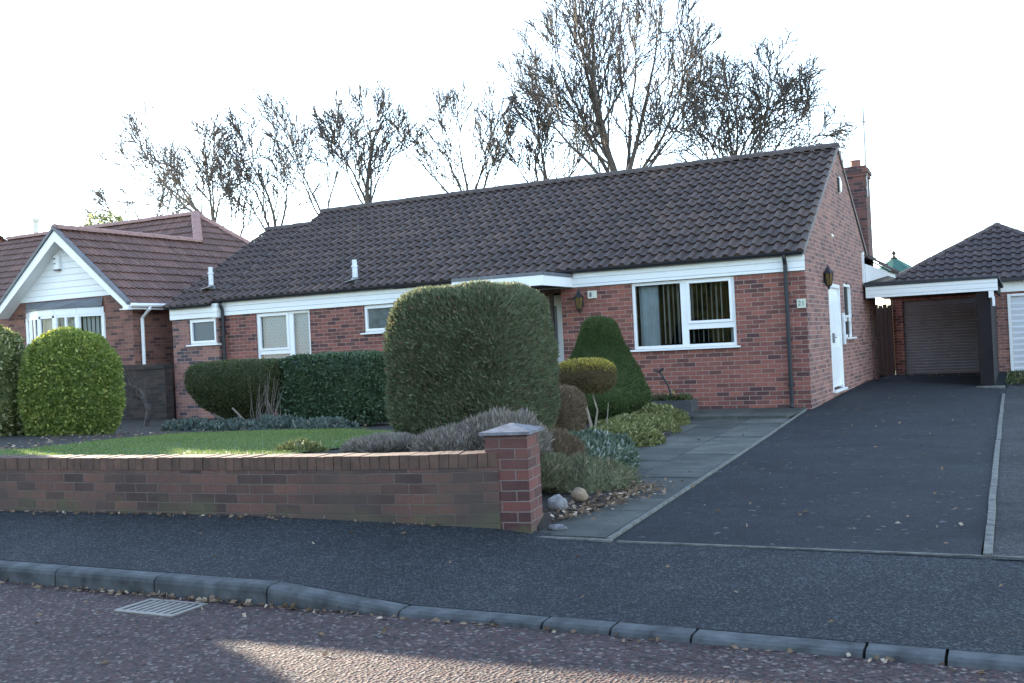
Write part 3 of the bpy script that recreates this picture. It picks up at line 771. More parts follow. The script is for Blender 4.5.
# side door
T = TG(0); mb = MB()
tbox(mb, T, 2.12, 2.19, .15, 2.12, -.012, .08); tbox(mb, T, 3.29, 3.36, .15, 2.12, -.012, .08); tbox(mb, T, 2.19, 3.29, 2.05, 2.12, -.012, .08)
tbox(mb, T, 2.19, 3.29, .19, 2.05, .03, .07)
for (a, b_, c, e) in ((2.32, 3.16, .35, .95), (2.32, 3.16, 1.15, 1.95)):
    tbox(mb, T, a, b_, c, e, .015, .03)
dr = build('side_door', mb, 'upvc', H, bevel=.005)
mb = MB(); tbox(mb, T, 2.08, 3.42, .11, .148, -.07, .06); build('threshold', mb, 'upvc', dr, bevel=.004)
mb = MB(); mb.box(.01, .055, 2.24, 2.27, 1.02, 1.2); mb.tube([(.05, 2.25, 1.12), (.075, 2.27, 1.12), (.075, 2.37, 1.12)], .009, 6); build('handle', mb, 'metal', dr)
# carriage lantern beside the side door
def lantern(parent, c, out, sc=.82):
    c = Vector(c); out = Vector(out)
    mb = MB(); p = c + out * .16
    mb.bar(c, c + out * .02, .09, .2) ; mb.tube([c + Vector((0, 0, -.02)), c + out * .06 + Vector((0, 0, -.16)), c + out * .15 + Vector((0, 0, -.17))], .011, 6)
    mb.lathe(p + Vector((0, 0, .0)), [(0, .30), (.012, .27), (.018, .235), (.035, .22), (.055, .17), (.115, .10), (.12, .09), (.10, .085)], 6, False)
    mb.lathe(p, [(.0, -.27), (.02, -.25), (.03, -.20), (.055, -.185), (.06, -.17), (.0, -.17)], 6, False)
    for k in range(6):
        a = 2 * pi * k / 6; mb.bar(p + Vector((cos(a) * .06, sin(a) * .06, -.18)), p + Vector((cos(a) * .105, sin(a) * .105, .09)), .012, .012)
    g = MB(); g.lathe(p, [(.054, -.175), (.098, .088)], 6, False)
    for q in (mb, g): q.v = [tuple(c + (Vector(v) - c) * sc) for v in q.v]
    o = build('wall_lantern', mb, 'blackplastic', parent); build('lantern_glass', g, 'amber', o)
    return o
lantern(H, (0.0, 1.72, 2.2), (.62, 0, 0))
lantern(H, (-3.98, 0.0, 2.0), (0, -1, 0))
# junction box by the porch, house number, gable vent and alarm
mb = MB(); mb.box(-3.84, -3.67, -.05, -.003, 2.04, 2.18); ob = build('junction_box', mb, 'pale', H, bevel=.006)
mb = MB(); mb.box(-3.80, -3.76, -.054, -.05, 2.07, 2.15); build('box_window', mb, 'lead', ob)
mb = MB(); mb.box(-.155, -.012, -.02, -.003, 1.645, 1.795); npl = build('number_plate', mb, 'ceramic', H, bevel=.004)
tc = bpy.data.curves.new('number', 'FONT'); tc.body = '21'; tc.size = .115; tc.align_x = 'CENTER'; tc.align_y = 'CENTER'; tc.extrude = .001
to = bpy.data.objects.new('tmp', tc); me = bpy.data.meshes.new_from_object(to); me.name = 'number'
bpy.data.objects.remove(to)
me.transform(Matrix.Translation(Vector((-.084, -.0225, 1.72)) - H.location) @ Matrix.Rotation(pi / 2, 4, 'X')); me.materials.clear(); me.materials.append(MT['ink'])
finish(bpy.data.objects.new('number', me), npl)
mb = MB(); mb.lathe((0, 0, 0), [(0, .05), (.05, .045), (.10, .03), (.13, .0)], 12); mb.v = [(.004 + p[2], 4.02 + p[0] * .9, 4.13 + p[1] * 1.4) for p in mb.v]; build('alarm_box', mb, 'upvc', H)
mb = MB(); mb.box(.003, .03, 3.82, 3.93, 3.98, 4.26); build('alarm_back', mb, 'blackplastic', H)
mb = MB(); mb.box(.003, .012, 2.75, 2.97, 3.02, 3.07); build('weep_vent', mb, 'pale', H)
# porch canopy and recess
CX = -5.9
mb = MB(); mb.box(CX, -4.12, -1.35, -1.31, 2.265, 2.44); mb.box(-4.16, -4.12, -1.31, -.046, 2.265, 2.44); mb.box(CX, CX + .04, -1.31, -.046, 2.265, 2.44)
cp = build('porch_canopy', mb, 'upvc', H, bevel=.004)
mb = MB(); mb.face([(CX, -1.34, 2.445), (-4.13, -1.34, 2.445), (-4.13, -.05, 2.47), (CX, -.05, 2.47)]); mb.box(CX, -4.13, -1.36, -1.30, 2.442, 2.50); mb.box(-7.0, -4.13, -.095, -.046, 2.46, 2.558); mb.box(-4.17, -4.11, -1.3, -.046, 2.442, 2.50)
build('canopy_roof', mb, 'lead', cp)
mb = MB(); mb.face([(CX + .04, -1.31, 2.28), (-4.16, -1.31, 2.28), (-4.16, -.05, 2.28), (CX + .04, -.05, 2.28)]); build('soffit', mb, 'timber', cp)
mb = MB(); mb.tube([(-4.75, -1.25, 2.27), (-4.75, -1.25, 2.1), (-4.62, -.25, 1.2), (-4.6, -.1, 1.05)], .035, 8); build('bracket', mb, 'blackplastic', cp)
mb = MB(); mb.face([(-4.38, .02, .06), (-4.38, 1.2, .06), (-4.38, 1.2, 2.25), (-4.38, .02, 2.25)]); mb.face([(-6.4, .02, .06), (-6.4, 1.2, .06), (-6.4, 1.2, 2.25), (-6.4, .02, 2.25)])
mb.face([(-6.4, 1.2, .06), (-4.38, 1.2, .06), (-4.38, 1.2, 2.25), (-6.4, 1.2, 2.25)]); mb.face([(-6.4, 0, .062), (-4.38, 0, .062), (-4.38, 1.2, .062), (-6.4, 1.2, .062)]); mb.face([(-6.4, 0, 2.252), (-4.38, 0, 2.252), (-4.38, 1.2, 2.252), (-6.4, 1.2, 2.252)])
build('porch_recess', mb, 'brick_side', H)
mb = MB(); mb.box(-5.75, -5.68, 1.12, 1.195, .07, 2.2); mb.box(-4.85, -4.78, 1.12, 1.195, .07, 2.2); mb.box(-5.68, -4.85, 1.12, 1.195, 2.13, 2.2); mb.box(-5.68, -4.85, 1.15, 1.19, .07, 2.13)
mb.box(-5.55, -5.0, 1.125, 1.152, .3, .9); fd = build('front_door', mb, 'upvc', H, bevel=.004)
mb = MB(); mb.box(-5.55, -5.0, 1.135, 1.149, 1.1, 2.0); build('door_glass', mb, 'frost', fd)
mb = MB(); mb.box(-4.62, -4.55, -.02, .05, .06, 2.25); build('porch_post', mb, 'timber', H)
# soil vent pipes through the roof
def vent(x, y, z, h, parent=H):
    mb = MB(); mb.lathe((x, y, z), [(.055, 0), (.055, h - .16), (.068, h - .155), (.068, h - .12), (.05, h - .115), (.05, h), (.04, h), (.04, h - .05)], 12)
    o = build('vent_pipe', mb, 'paintwhite', parent)
    s = MB(); s.lathe((x, y, z), [(.12, .03), (.10, .07), (.06, .12)], 12); s.bar((x - .16, y - .10, z + .03), (x + .12, y - .06, z + .08), .16, .015); build('flashing', s, 'metal', o)
vent(-13.10, .36, 2.84, .52); vent(-9.02, .14, 2.70, .48)
# chimney
mb = MB(); cx0, cx1, cy0, cy1 = -.46, .045, 7.62, 8.35
mb.box(cx0, cx1, cy0, cy1, 0, 4.78); mb.box(cx0 - .03, cx1 + .03, cy0 - .03, cy1 + .03, 4.78, 4.86); mb.box(cx0 - .055, cx1 + .055, cy0 - .055, cy1 + .055, 4.86, 4.95); mb.box(cx0 - .02, cx1 + .02, cy0 - .02, cy1 + .02, 4.95, 5.02)
ch = build('chimney', mb, 'brick_chim', H)
mb = MB(); mb.lathe((-.2, 7.95, 5.0), [(.14, 0), (.14, .05), (.115, .07), (.115, .17), (.13, .18), (.13, .2), (.1, .2), (.1, .05)], 14); build('chimney_pot', mb, 'pot', ch)
mb = MB(); ax, ay = .06, 7.72
mb.tube([(ax, ay, 4.3), (ax, ay, 6.35)], .022, 6); mb.tube([(ax + .05, ay - .1, 6.02), (ax - .86, ay - .3, 6.05)], .013, 5)
for k in range(9):
    t = k / 8; p = Vector((lerp(ax - .1, ax - .84, t), lerp(ay - .13, ay - .3, t), 6.05)); L = .17 - .07 * t
    mb.tube([p + Vector((.04, -L * .9, 0)), p + Vector((-.04, L * .9, 0))], .008, 4)
mb.tube([(ax + .03, ay - .2, 5.8), (ax + .05, ay, 6.2)], .008, 4); mb.tube([(ax + .06, ay, 5.85), (ax - .1, ay, 6.2)], .007, 4)
mb.bar((ax - .03, ay, 4.45), (ax - .03, ay, 4.55), .06, .06); mb.bar((ax - .03, ay, 4.72), (ax - .03, ay, 4.8), .06, .06)
build('aerial', mb, 'metal', ch)
# small white verge board and lean-to roof at the rear corner
mb = MB(); mb.box(.004, .05, 6.62, 6.72, 2.22, 2.95); q = [(.05, 2.28), (.53, 2.40), (.53, 2.49), (.05, 2.70)]; mb.hexa([(a_, 6.75, b_) for a_, b_ in q] + [(a_, 8.2, b_) for a_, b_ in q])
build('verge_board', mb, 'upvc', H)
tiled('side_roof', (.58, 6.72, 2.50), (0, 1, 0), (-.55, 0, .38), 1.6, .68, 'tile', H, gauge=.3)

# ================================================================== CARPORT
K = thing('carport', (1.4, 9, -.05), 'flat roofed carport with white fascia and brown post over the driveway', 'carport')
mb = MB(); mb.box(.06, 2.70, 6.60, 6.64, 1.925, 2.175); build('fascia', mb, 'clad', K)
mb = MB(); mb.box(2.60, 2.66, 6.65, 11.7, 1.925, 2.11); mb.box(2.50, 2.53, 6.98, 11.95, -.16, 1.92); build('side_panel', mb, 'brownpost', K)
mb = MB(); mb.hexa([(.03, 6.57, 2.175), (2.73, 6.57, 2.175), (2.73, 11.7, 2.12), (.03, 11.7, 2.12), (.03, 6.57, 2.27), (2.73, 6.57, 2.225), (2.73, 11.7, 2.16), (.03, 11.7, 2.2)]); build('roof', mb, 'felt', K)
mb = MB()
for y in np.arange(6.9, 11.5, .6): mb.box(.06, 2.65, y, y + .05, 1.98, 2.115)
build('joists', mb, 'timber', K)
mb = MB(); mb.box(2.27, 2.55, 6.66, 6.98, -.16, 1.96); build('post', mb, 'brownpost', K, bevel=.01)
mb = MB(); mb.box(2.52, 2.62, 6.61, 6.66, 1.78, 1.92); mb.box(2.585, 2.635, 6.6, 6.66, 1.6, 1.8); build('bracket', mb, 'upvc', K)
mb = MB(); mb.box(2.20, 2.74, 6.2, 6.62, -.16, -.075); build('post_base', mb, 'edge', K, bevel=.01)

# ================================================================== PAIR OF GARAGES
G = thing('garage_block', (2.6, 12, -.05), 'brick double garage with pyramid tiled roof beside the carport', 'garage')
GY = 12.0; D1 = (.27, 2.27, -.02, 1.95); D2 = (2.88, 4.9, -.06, 1.90)
mb = MB(); wall_panel(mb, TF(GY), .02, 5.25, -.2, 2.35, [D1, D2])
mb.face([(.02, GY, -.2), (.02, 17.5, -.2), (.02, 17.5, 2.35), (.02, GY, 2.35)]); mb.face([(5.25, GY, -.2), (5.25, 17.5, -.2), (5.25, 17.5, 2.35), (5.25, GY, 2.35)]); mb.face([(.02, 17.5, -.2), (5.25, 17.5, -.2), (5.25, 17.5, 2.35), (.02, 17.5, 2.35)])
build('wall', mb, 'brick_side', G)
def slatdoor(name, d, mat, pitch, parent):
    mb = MB(); z = d[2]
    while z < d[3] - .001:
        z2 = min(d[3], z + pitch)
        mb.face([(d[0], GY + .07, z), (d[1], GY + .07, z), (d[1], GY + .05, z2 - pitch * .3), (d[0], GY + .05, z2 - pitch * .3)])
        mb.face([(d[0], GY + .05, z2 - pitch * .3), (d[1], GY + .05, z2 - pitch * .3), (d[1], GY + .07, z2), (d[0], GY + .07, z2)]); z = z2
    return build(name, mb, mat, parent)
slatdoor('garage_door', D1, 'shutter', .077, G)['label'] = 'dim grey roller shutter door inside the carport'
o2 = slatdoor('garage_door', D2, 'whitedoor', .15, G); o2['label'] = 'white up and over garage door'
mb = MB(); mb.box(2.80, 2.878, GY - .02, GY + .08, -.06, 1.96); mb.box(4.9, 4.97, GY - .02, GY + .08, -.06, 1.96); mb.box(2.88, 4.9, GY - .02, GY + .08, 1.902, 1.96); build('door_frame', mb, 'upvc', o2)
EX0, EX1, EY0, EY1, EZ = -.30, 5.5, 11.72, 17.8, 2.36
hw = (EX1 - EX0) / 2; AX = (EX0 + EX1) / 2; PZ = 3.98; rise = PZ - EZ; AY = EY0 + hw
d2 = math.hypot(hw, rise); pit = np.array([0, hw, rise]) / d2
def hipclips(a, b, inside):
    """vertical plane through hip a-b keeping the side of inside"""
    a = Vector(a); b = Vector(b); n_ = Vector(((b - a).y, -(b - a).x, 0)).normalized()
    if n_.dot(Vector(inside) - a) > 0: n_ = -n_
    return (tuple(a), tuple(n_))
AP = (AX, AY, PZ); AP2 = (AX, EY1 - hw + .02, PZ)
rf = tiled('roof', (EX0, EY0, EZ), (1, 0, 0), (0, hw, rise), EX1 - EX0, d2, 'tile_g', G, clips=[hipclips((EX0, EY0, 0), (AX, AY, 0), (AX, EY0, 0)), hipclips((EX1, EY0, 0), (AX, AY, 0), (AX, EY0, 0))])
tiled('side_slope', (EX1, EY0, EZ), (0, 1, 0), (-hw, 0, rise), EY1 - EY0, d2, 'tile_g', G, clips=[hipclips((EX1, EY0, 0), (AX, AY, 0), (EX1, EY0 + 3, 0))])
tiled('side_slope', (EX0, EY0, EZ), (0, 1, 0), (hw, 0, rise), EY1 - EY0, d2, 'tile_g', G, clips=[hipclips((EX0, EY0, 0), (AX, AY, 0), (EX0, EY0 + 3, 0))])
build('rear_slope', MB().face([(EX0, EY1, EZ), (EX1, EY1, EZ), (AX, EY1 - .01, PZ)]), 'tile_g', G)
for e in ((EX0, EY0), (EX1, EY0)): ridge_caps('hip_ridge', (e[0], e[1], EZ + .02), (AX, AY, PZ + .03), 'ridge', rf, .10)
ridge_caps('ridge', (AX, AY, PZ + .04), (AX, EY1, PZ + .04), 'ridge', rf, .10)
mb = MB(); mb.box(EX0 + .1, EX1 - .1, GY - .06, GY - .005, 2.02, 2.30); build('fascia', mb, 'upvc', G)
mb = MB(); mb.box(EX0, EX1, EY0 - .04, EY0 + .05, 2.29, 2.37); build('gutter', mb, 'blackplastic', G)
# timber side gate
gt = thing('side_gate', (-.5, 11.9, 0), 'dark timber gate in the gap between bungalow and garage', 'gate')
mb = MB()
for i in range(9): mb.box(-1.0 + i * .112, -1.0 + i * .112 + .104, 11.88, 11.905, -.12, 1.86 + .03 * (i % 2))
mb.box(-1.0, .0, 11.907, 11.915, -.12, 1.8); mb.box(-1.0, .0, 11.915, 11.94, .35, .45); mb.box(-1.0, .0, 11.915, 11.94, 1.4, 1.5); build('boards', mb, 'timber', gt)
for x in (-1.08, -.0): build('post', MB().box(x - .0, x + .02 if x < -.5 else x + .015, 11.86, 11.95, 0, 2.0), 'timber', gt)

# green pavilion roof beyond the gap
gz = thing('gazebo', (-.72, 20, -.16), 'green pointed gazebo roof with finial behind the garage', 'gazebo')
mb = MB(); c = (-.72, 20, 0); mb.lathe(c, [(1.55, 2.72), (.9, 3.08), (.12, 3.58), (.0, 3.6)], 8, False); gr = build('canopy', mb, 'green', gz)
mb = MB(); mb.lathe(c, [(.11, 3.56), (.13, 3.62), (.05, 3.66), (.03, 3.72), (.07, 3.76), (.075, 3.80), (.03, 3.86), (.0, 3.88)], 8); build('finial', mb, 'timber', gr)
for k in range(8):
    a = 2 * pi * k / 8; build('post', MB().tube([(c[0] + 1.45 * cos(a), 20 + 1.45 * sin(a), -.16), (c[0] + 1.45 * cos(a), 20 + 1.45 * sin(a), 2.78)], .04, 6), 'wood', gz)

# ================================================================== NEIGHBOUR BUNGALOW
NB = thing('neighbour_bungalow', (-19, 4, 0), 'neighbouring bungalow with white clad gable and red brown roof at left', 'house')
YN = -.25; XR = -14.92; XL = -19.45; XM = -16.9; YF = -.62; WZ = 4.52
tn = .85
mb = MB(); wall_panel(mb, TF(YN), XL, XR, -.3, 2.9, [(-18.45, -15.82, .9, 2.66)], back=False)
mb.face([(XR, YN, -.3), (XR, 8, -.3), (XR, 8, 2.6), (XR, YN, 2.6)]); mb.face([(XL, 1.9, -.3), (XL, YN, -.3), (XL, YN, 2.6), (XL, 1.9, 2.6)]); mb.face([(-28.5, 1.9, -.3), (XL, 1.9, -.3), (XL, 1.9, 2.6), (-28.5, 1.9, 2.6)])
mb.face([(-28.5, 8.2, -.3), (XR, 8.2, -.3), (XR, 8.2, 2.6), (-28.5, 8.2, 2.6)])
build('wall', mb, 'brick_n', NB)
# fill under the barge between wall top and cladding
cz = 2.885
hwd = (WZ - .12 - cz) / tn
mb = MB(); mb.face([(XM - hwd, YN - .03, cz), (XM + hwd, YN - .03, cz), (XM, YN - .03, WZ - .12)]); mb.face([(XM - hwd, YN - .03, cz), (XM + hwd, YN - .03, cz), (XM + hwd, YN, cz), (XM - hwd, YN, cz)])
build('cladding', mb, 'clad_n', NB)
mb = MB()
for s in (-1, 1):
    e = (XM + s * 2.2, WZ - 2.2 * tn)
    y0, y1 = YF - .01, YF + .03
    mb.hexa([(XM, y0, WZ - .30), (e[0], y0, e[1] - .16), (e[0], y1, e[1] - .16), (XM, y1, WZ - .30), (XM, y0, WZ - .05), (e[0], y0, e[1] + .02), (e[0], y1, e[1] + .02), (XM, y1, WZ - .05)])
    mb.face([(XM, YF + .03, WZ - .24), (e[0], YF + .03, e[1] - .12), (e[0], YN, e[1] - .12), (XM, YN, WZ - .24)])
mb.box(XR, XM + 2.26, YF, 8, 2.50, 2.52); mb.box(XM + 2.22, XM + 2.26, YF + .04, 8, 2.52, 2.60)
build('bargeboard', mb, 'upvc', NB)
mb = MB(); mb.box(XM + 2.12, XM + 2.27, YF - .03, YF + .1, 2.49, 2.60); build('eave_box', mb, 'upvc', NB)
mb = MB()
for s in (-1, 1):
    e = (XM + s * 2.27, WZ - 2.27 * tn); y0, y1 = YF - .05, YF + .06
    mb.hexa([(XM, y0, WZ - .03), (e[0], y0, e[1] + .02), (e[0], y1, e[1] + .02), (XM, y1, WZ - .03), (XM, y0, WZ + .05), (e[0], y0, e[1] + .10), (e[0], y1, e[1] + .10), (XM, y1, WZ + .05)])
build('verge_cap', mb, 'lead', NB)
sN = math.hypot(2.27, 2.27 * tn)
EZn = WZ - 2.27 * tn
# right slope of the wing runs back into the hip of the main roof (one plane)
AXm = -18.05; MZ = WZ + (XM - AXm) * tn; YH = 4.02; AYm = YH + (XM - AXm)
LM = math.hypot(XM + 2.27 - AXm, MZ - EZn)
rn = tiled('roof', (XM + 2.27, YF, EZn), (0, 1, 0), (-1, 0, tn), YH - YF, sN, 'tile_n', NB, pitch=.16, gauge=.32, roll=.022)
tiled('hip_slope', (XM + 2.27, YH, EZn), (0, 1, 0), (-1, 0, tn), 12.2 - (YH - YF), LM, 'tile_n', NB, pitch=.16, gauge=.32, roll=.022, ustart=(YH - YF) / .16,
      clips=[hipclips((AXm, AYm, 0), (XM + 2.27, AYm + (XM + 2.27 - AXm), 0), (XM + 2.27, 0, 0)), hipclips((XM, YH, 0), (AXm, AYm, 0), (XM + 2.27, AYm, 0))])
tiled('wing_slope', (XM - 2.27, YF, EZn), (0, 1, 0), (1, 0, tn), 6.0, sN, 'tile_n', NB, pitch=.16, gauge=.32, roll=.022, clips=[hipclips((XM - 2.27, YH - 2.27, 0), (XM, YH, 0), (XM - 2.27, 0, 0))])
MLx = -26.1; EYm = AYm - (XM + 2.27 - AXm)
tiled('main_slope', (MLx - (AYm - EYm), EYm, EZn), (1, 0, 0), (0, 1, tn), AXm - MLx + 2 * (AYm - EYm), LM, 'tile_n', NB, pitch=.16, gauge=.32, roll=.022,
      clips=[hipclips((AXm, AYm, 0), (XM, YH, 0), (AXm - 3, YH, 0)), hipclips((MLx, AYm, 0), (MLx - (AYm - EYm), EYm, 0), (MLx + 3, EYm, 0))])
yb2 = AYm + (AYm - EYm)
mb = MB(); mb.face([(MLx - 3, yb2, EZn), (XM + 2.27, yb2, EZn), (AXm, AYm, MZ), (MLx, AYm, MZ)]); mb.face([(MLx - 3.3, EYm, EZn), (MLx - 3.3, yb2, EZn), (MLx, AYm, MZ)]); build('rear_slope', mb, 'tile_n', NB)
ridge_caps('ridge', (XM, YF, WZ + .05), (XM, YH, WZ + .05), 'ridge_n', rn, .12)
ridge_caps('ridge', (MLx, AYm, MZ + .05), (AXm, AYm, MZ + .05), 'ridge_n', rn, .12)
ridge_caps('hip_ridge', (XM, YH, WZ + .03), (AXm, AYm, MZ + .06), 'ridge_n', rn, .13)
ridge_caps('hip_ridge', (XM + 2.27, yb2, EZn), (AXm, AYm, MZ + .05), 'ridge_n', rn, .12)
# gutter and white downpipe
mb = MB(); mb.tube([(XM + 2.31, YF + .02, EZn + .0), (XM + 2.31, 3.0, EZn + .0)], .045, 8); build('gutter', mb, 'upvc', NB)
mb = MB(); mb.tube([(XM + 2.31, -.05, EZn), (XM + 2.31, -.05, EZn - .08), (XR + .06, -.03, EZn - .28), (XR + .06, -.03, 0)], .04, 8); build('downpipe', mb, 'upvc', NB)
mb = MB(); mb.box(-17.30, -17.12, YN - .12, YN - .03, 3.60, 3.93); al = build('alarm_box', mb, 'upvc', NB, bevel=.01)
mb = MB(); mb.box(-17.29, -17.13, YN - .13, YN - .04, 3.565, 3.60); build('alarm_light', mb, 'lead', al); build('slot', MB().box(-17.28, -17.22, YN - .124, YN - .12, 3.83, 3.87), 'lead', al); build('slot', MB().box(-17.28, -17.22, YN - .124, YN - .12, 3.72, 3.75), 'lead', al)
# bow window
def bow(u, d): return (-18.42 + 2.60 * u, YN - .52 * sin(pi * u) * d)
mb = MB(); gm = MB(); bl = MB(); rfm = MB(); br = MB(); SEG = 5
for i in range(SEG):
    a = Vector((*bow(i / SEG, 1), 0)); b_ = Vector((*bow((i + 1) / SEG, 1), 0)); d = (b_ - a)
    up = Vector((0, 0, 1))
    for z in (1.20, 1.88, 2.46): mb.bar(a + up * z, b_ + up * z, .06, .07)
    mb.bar(a + up * 2.56, b_ + up * 2.56, .08, .16)
    for t in (0.03, .5, .97) if i in (1, 3) else (.03, .97):
        p = a + d * t; mb.bar(p + up * 1.2, p + up * 2.5, .09 if t != .5 else .05, .06, up=(0, 1, 0))
    gm.face([a + up * 1.2, b_ + up * 1.2, b_ + up * 2.5, a + up * 2.5])
    br.face([a + up * -.2, b_ + up * -.2, b_ + up * 1.17, a + up * 1.17])
    q0 = Vector((a.x, YN - .02, 2.86)); q1 = Vector((b_.x, YN - .02, 2.86)); off = Vector((0, -.06, 0))
    rfm.face([a + up * 2.64 + off, b_ + up * 2.64 + off, q1, q0]); rfm.bar(a + up * 2.645 + off, b_ + up * 2.645 + off, .03, .03)
    for t in np.arange(.1, .95, .16):
        p = a + d * t + Vector((0, .12, 0)); e = d.normalized() * .035
        bl.face([p - e + Vector((0, .0, 1.25)), p + e * .4 + Vector((0, .03, 1.25)), p + e * .4 + Vector((0, .03, 2.5)), p - e + Vector((0, 0, 2.5))])
bw_ = build('bow_window', mb, 'upvc', NB); build('pane', gm, 'glass', bw_); build('blind', bl, 'blind', bw_); build('bay_roof', rfm, 'lead', NB); build('bay_brickwork', br, 'brick_n', NB)
mb = MB(); mb.box(-19.4, -14.95, .9, 1.0, 0, 2.8); mb.face([(-19.4, -.3, .6), (-15, -.3, .6), (-15, 1, .6), (-19.4, 1, .6)]); build('interior', mb, 'room', NB)
mb = MB(); mb.tube([(-24.88, 5.25, 5.2), (-24.88, 5.25, 5.98)], .075, 8); mb.lathe((-24.88, 5.25, 5.98), [(.11, 0), (.11, .1), (0, .12)], 8); build('flue', mb, 'pale', NB)

# unseen two storey house added so its roof shades the drive and pavement
N2 = thing('next_house', (-35, 9, 0), 'taller two storey house further back, beyond the neighbour on the left', 'house')
HX0, HX1 = -37.2, -34.0
mb = MB(); hs_ = [(-36.9, -35.6, 1, 2.2), (-36.9, -35.6, 3.6, 4.7), (-35.2, -34.3, 3.6, 4.7), (-35.2, -34.3, .05, 2.1)]
wall_panel(mb, TF(5.2), HX0, HX1, -.3, 5.3, hs_, back=False)
for x in (HX0, HX1): mb.face([(x, 5.2, -.3), (x, 12.8, -.3), (x, 12.8, 5.3), (x, 5.2, 5.3)]); mb.face([(x, 5.2, 5.3), (x, 12.8, 5.3), (x, 9, 7.9)])
mb.face([(HX0, 12.8, -.3), (HX1, 12.8, -.3), (HX1, 12.8, 5.3), (HX0, 12.8, 5.3)])
build('wall', mb, 'brick_n', N2)
for q in hs_[:3]: window(N2, TF(5.2), *q, bars=[((q[0] + q[1]) / 2 - .05, (q[0] + q[1]) / 2 + .05, q[2] + .05, q[3] - .05)], glass='frost')
build('front_door', MB().box(-35.2, -34.3, 5.25, 5.32, .05, 2.1), 'upvc', N2)
for s_ in (1, -1): r2 = tiled('roof', (HX0 - .2, 9 - s_ * 4.1, 5.15), (1, 0, 0), (0, s_ * 4.1, 2.72), HX1 - HX0 + .4, math.hypot(4.1, 2.72), 'tile_n', N2, pitch=.3, gauge=.345)
ridge_caps('ridge', (HX0 - .2, 9, 7.92), (HX1 + .2, 9, 7.92), 'ridge_n', r2, .12)

# ================================================================== GARDEN WALLS
GWL = thing('garden_wall', (-5, -11.1, .04), 'low weathered brick garden wall with mossy foot along the pavement', 'wall')
pts = [(-22, -11.22)] + [(p[0], p[1]) for p in WALL_PTS if -9.5 < p[0] < -.2] ; pts[-1] = (-.22, -10.68)
mb = MB(); cp = MB(); L = 0
for (a, b_) in zip(pts[:-1], pts[1:]):
    a = Vector((*a, 0)); b_ = Vector((*b_, 0)); d = b_ - a; l = d.length; nrm = Vector((-d.y, d.x, 0)).normalized() * .215
    for (p, q, o0, o1) in ((a, b_, 0, 0), (b_ + nrm, a + nrm, 0, 0)):
        mb.face([p + Vector((0, 0, -.3)), q + Vector((0, 0, -.3)), q + Vector((0, 0, .395)), p + Vector((0, 0, .395))], uv=[(L, -.3 + .005), (L + l, -.3 + .005), (L + l, .395 + .005), (L, .395 + .005)])
    # brick on edge coping, one brick at a time
    n_ = int(round(l / .075)); 
    for i in range(n_):
        p = a + d * (i / n_); q = a + d * ((i + 1) / n_) - d.normalized() * .005; j = rnd.uniform(-.003, .004); f = nrm.normalized() * rnd.uniform(-.006, .002)
        P = [p + f, q + f, q + nrm + f, p + nrm + f]
        cp.hexa([v + Vector((0, 0, .397)) for v in P] + [v + Vector((0, 0, .497 + j)) for v in P])
    L += l
build('brickwork', mb, 'brick_wall', GWL)
mcap, n, b = new_mat('coping_brick_edge')
geo = n.nodes.new('ShaderNodeNewGeometry'); 
col = ramp(n, geo.outputs['Random Per Island'], [(0, (.095, .060, .048)), (.5, (.11, .066, .052)), (1, (.13, .075, .058))])
col = mixc(n, .8, col, ramp(n, noise(n, coords(n), 9, 5, .7), [(.3, (.6, .6, .55)), (.7, (1.4, 1.3, 1.2))]), 'MULTIPLY')
n.links.new(col, b.inputs['Base Color']); b.inputs['Roughness'].default_value = .9; bump(n, b, noise(n, coords(n), 70, 4), .5, .005); MT['cope'] = mcap
build('coping', cp, 'cope', GWL)
mo = MB()
for (a, b_) in zip(pts[:-1], pts[1:]):
    a = Vector((*a, 0)); b_ = Vector((*b_, 0)); d = b_ - a; nrm = Vector((-d.y, d.x, 0)).normalized()
    P = [a + nrm * .012, b_ + nrm * .012, b_ + nrm * .20, a + nrm * .20]; mo.hexa([v + Vector((0, 0, .396)) for v in P] + [v + Vector((0, 0, .486)) for v in P])
build('coping_mortar', mo, 'verge', GWL)
# pier with its pyramid cap
pc = Vector((-.185, -10.505, 0)); u = Vector((.985, .17, 0)).normalized(); v_ = Vector((-u.y, u.x, 0))
PR = thing('gate_pier', (pc.x, pc.y, -.07), 'square red brick pier with grey stone cap at the drive end', 'pier')
def pbox(mb, c, hw_, z0, z1, hw2=None, uvw=True):
    hw2 = hw2 or hw_
    A = [c + u * i * hw_ + v_ * j * hw_ + Vector((0, 0, z0)) for i, j in ((-1, -1), (1, -1), (1, 1), (-1, 1))]
    B = [c + u * i * hw2 + v_ * j * hw2 + Vector((0, 0, z1)) for i, j in ((-1, -1), (1, -1), (1, 1), (-1, 1))]
    w2 = hw_ * 2
    for k in range(4):
        m_ = (k + 1) % 4; o_ = k * (.225 * .5 + .45)
        mb.face([A[k], A[m_], B[m_], B[k]], uv=[(o_, z0 + .07), (o_ + w2, z0 + .07), (o_ + w2, z1 + .07), (o_, z1 + .07)])
    mb.face(B); mb.face(A[::-1])
mb = MB(); pbox(mb, pc, .158, -.25, .62); build('brickwork', mb, 'brick_pier', PR)
mb = MB(); pbox(mb, pc, .19, .622, .645); pbox(mb, pc, .19, .645, .695, .012); build('cap', mb, 'cap', PR, bevel=.004)
# dividing wall between the plots
mb = MB(); mb.box(-22, -13.84, -.42, -.2, -.3, 1.14); mb.box(-22, -13.84, -.45, -.17, 1.14, 1.25)
DW = build('dividing_wall', mb, 'dwarf'); tag(DW, 'dark old brick wall between the two bungalows, behind the round bush', 'wall')

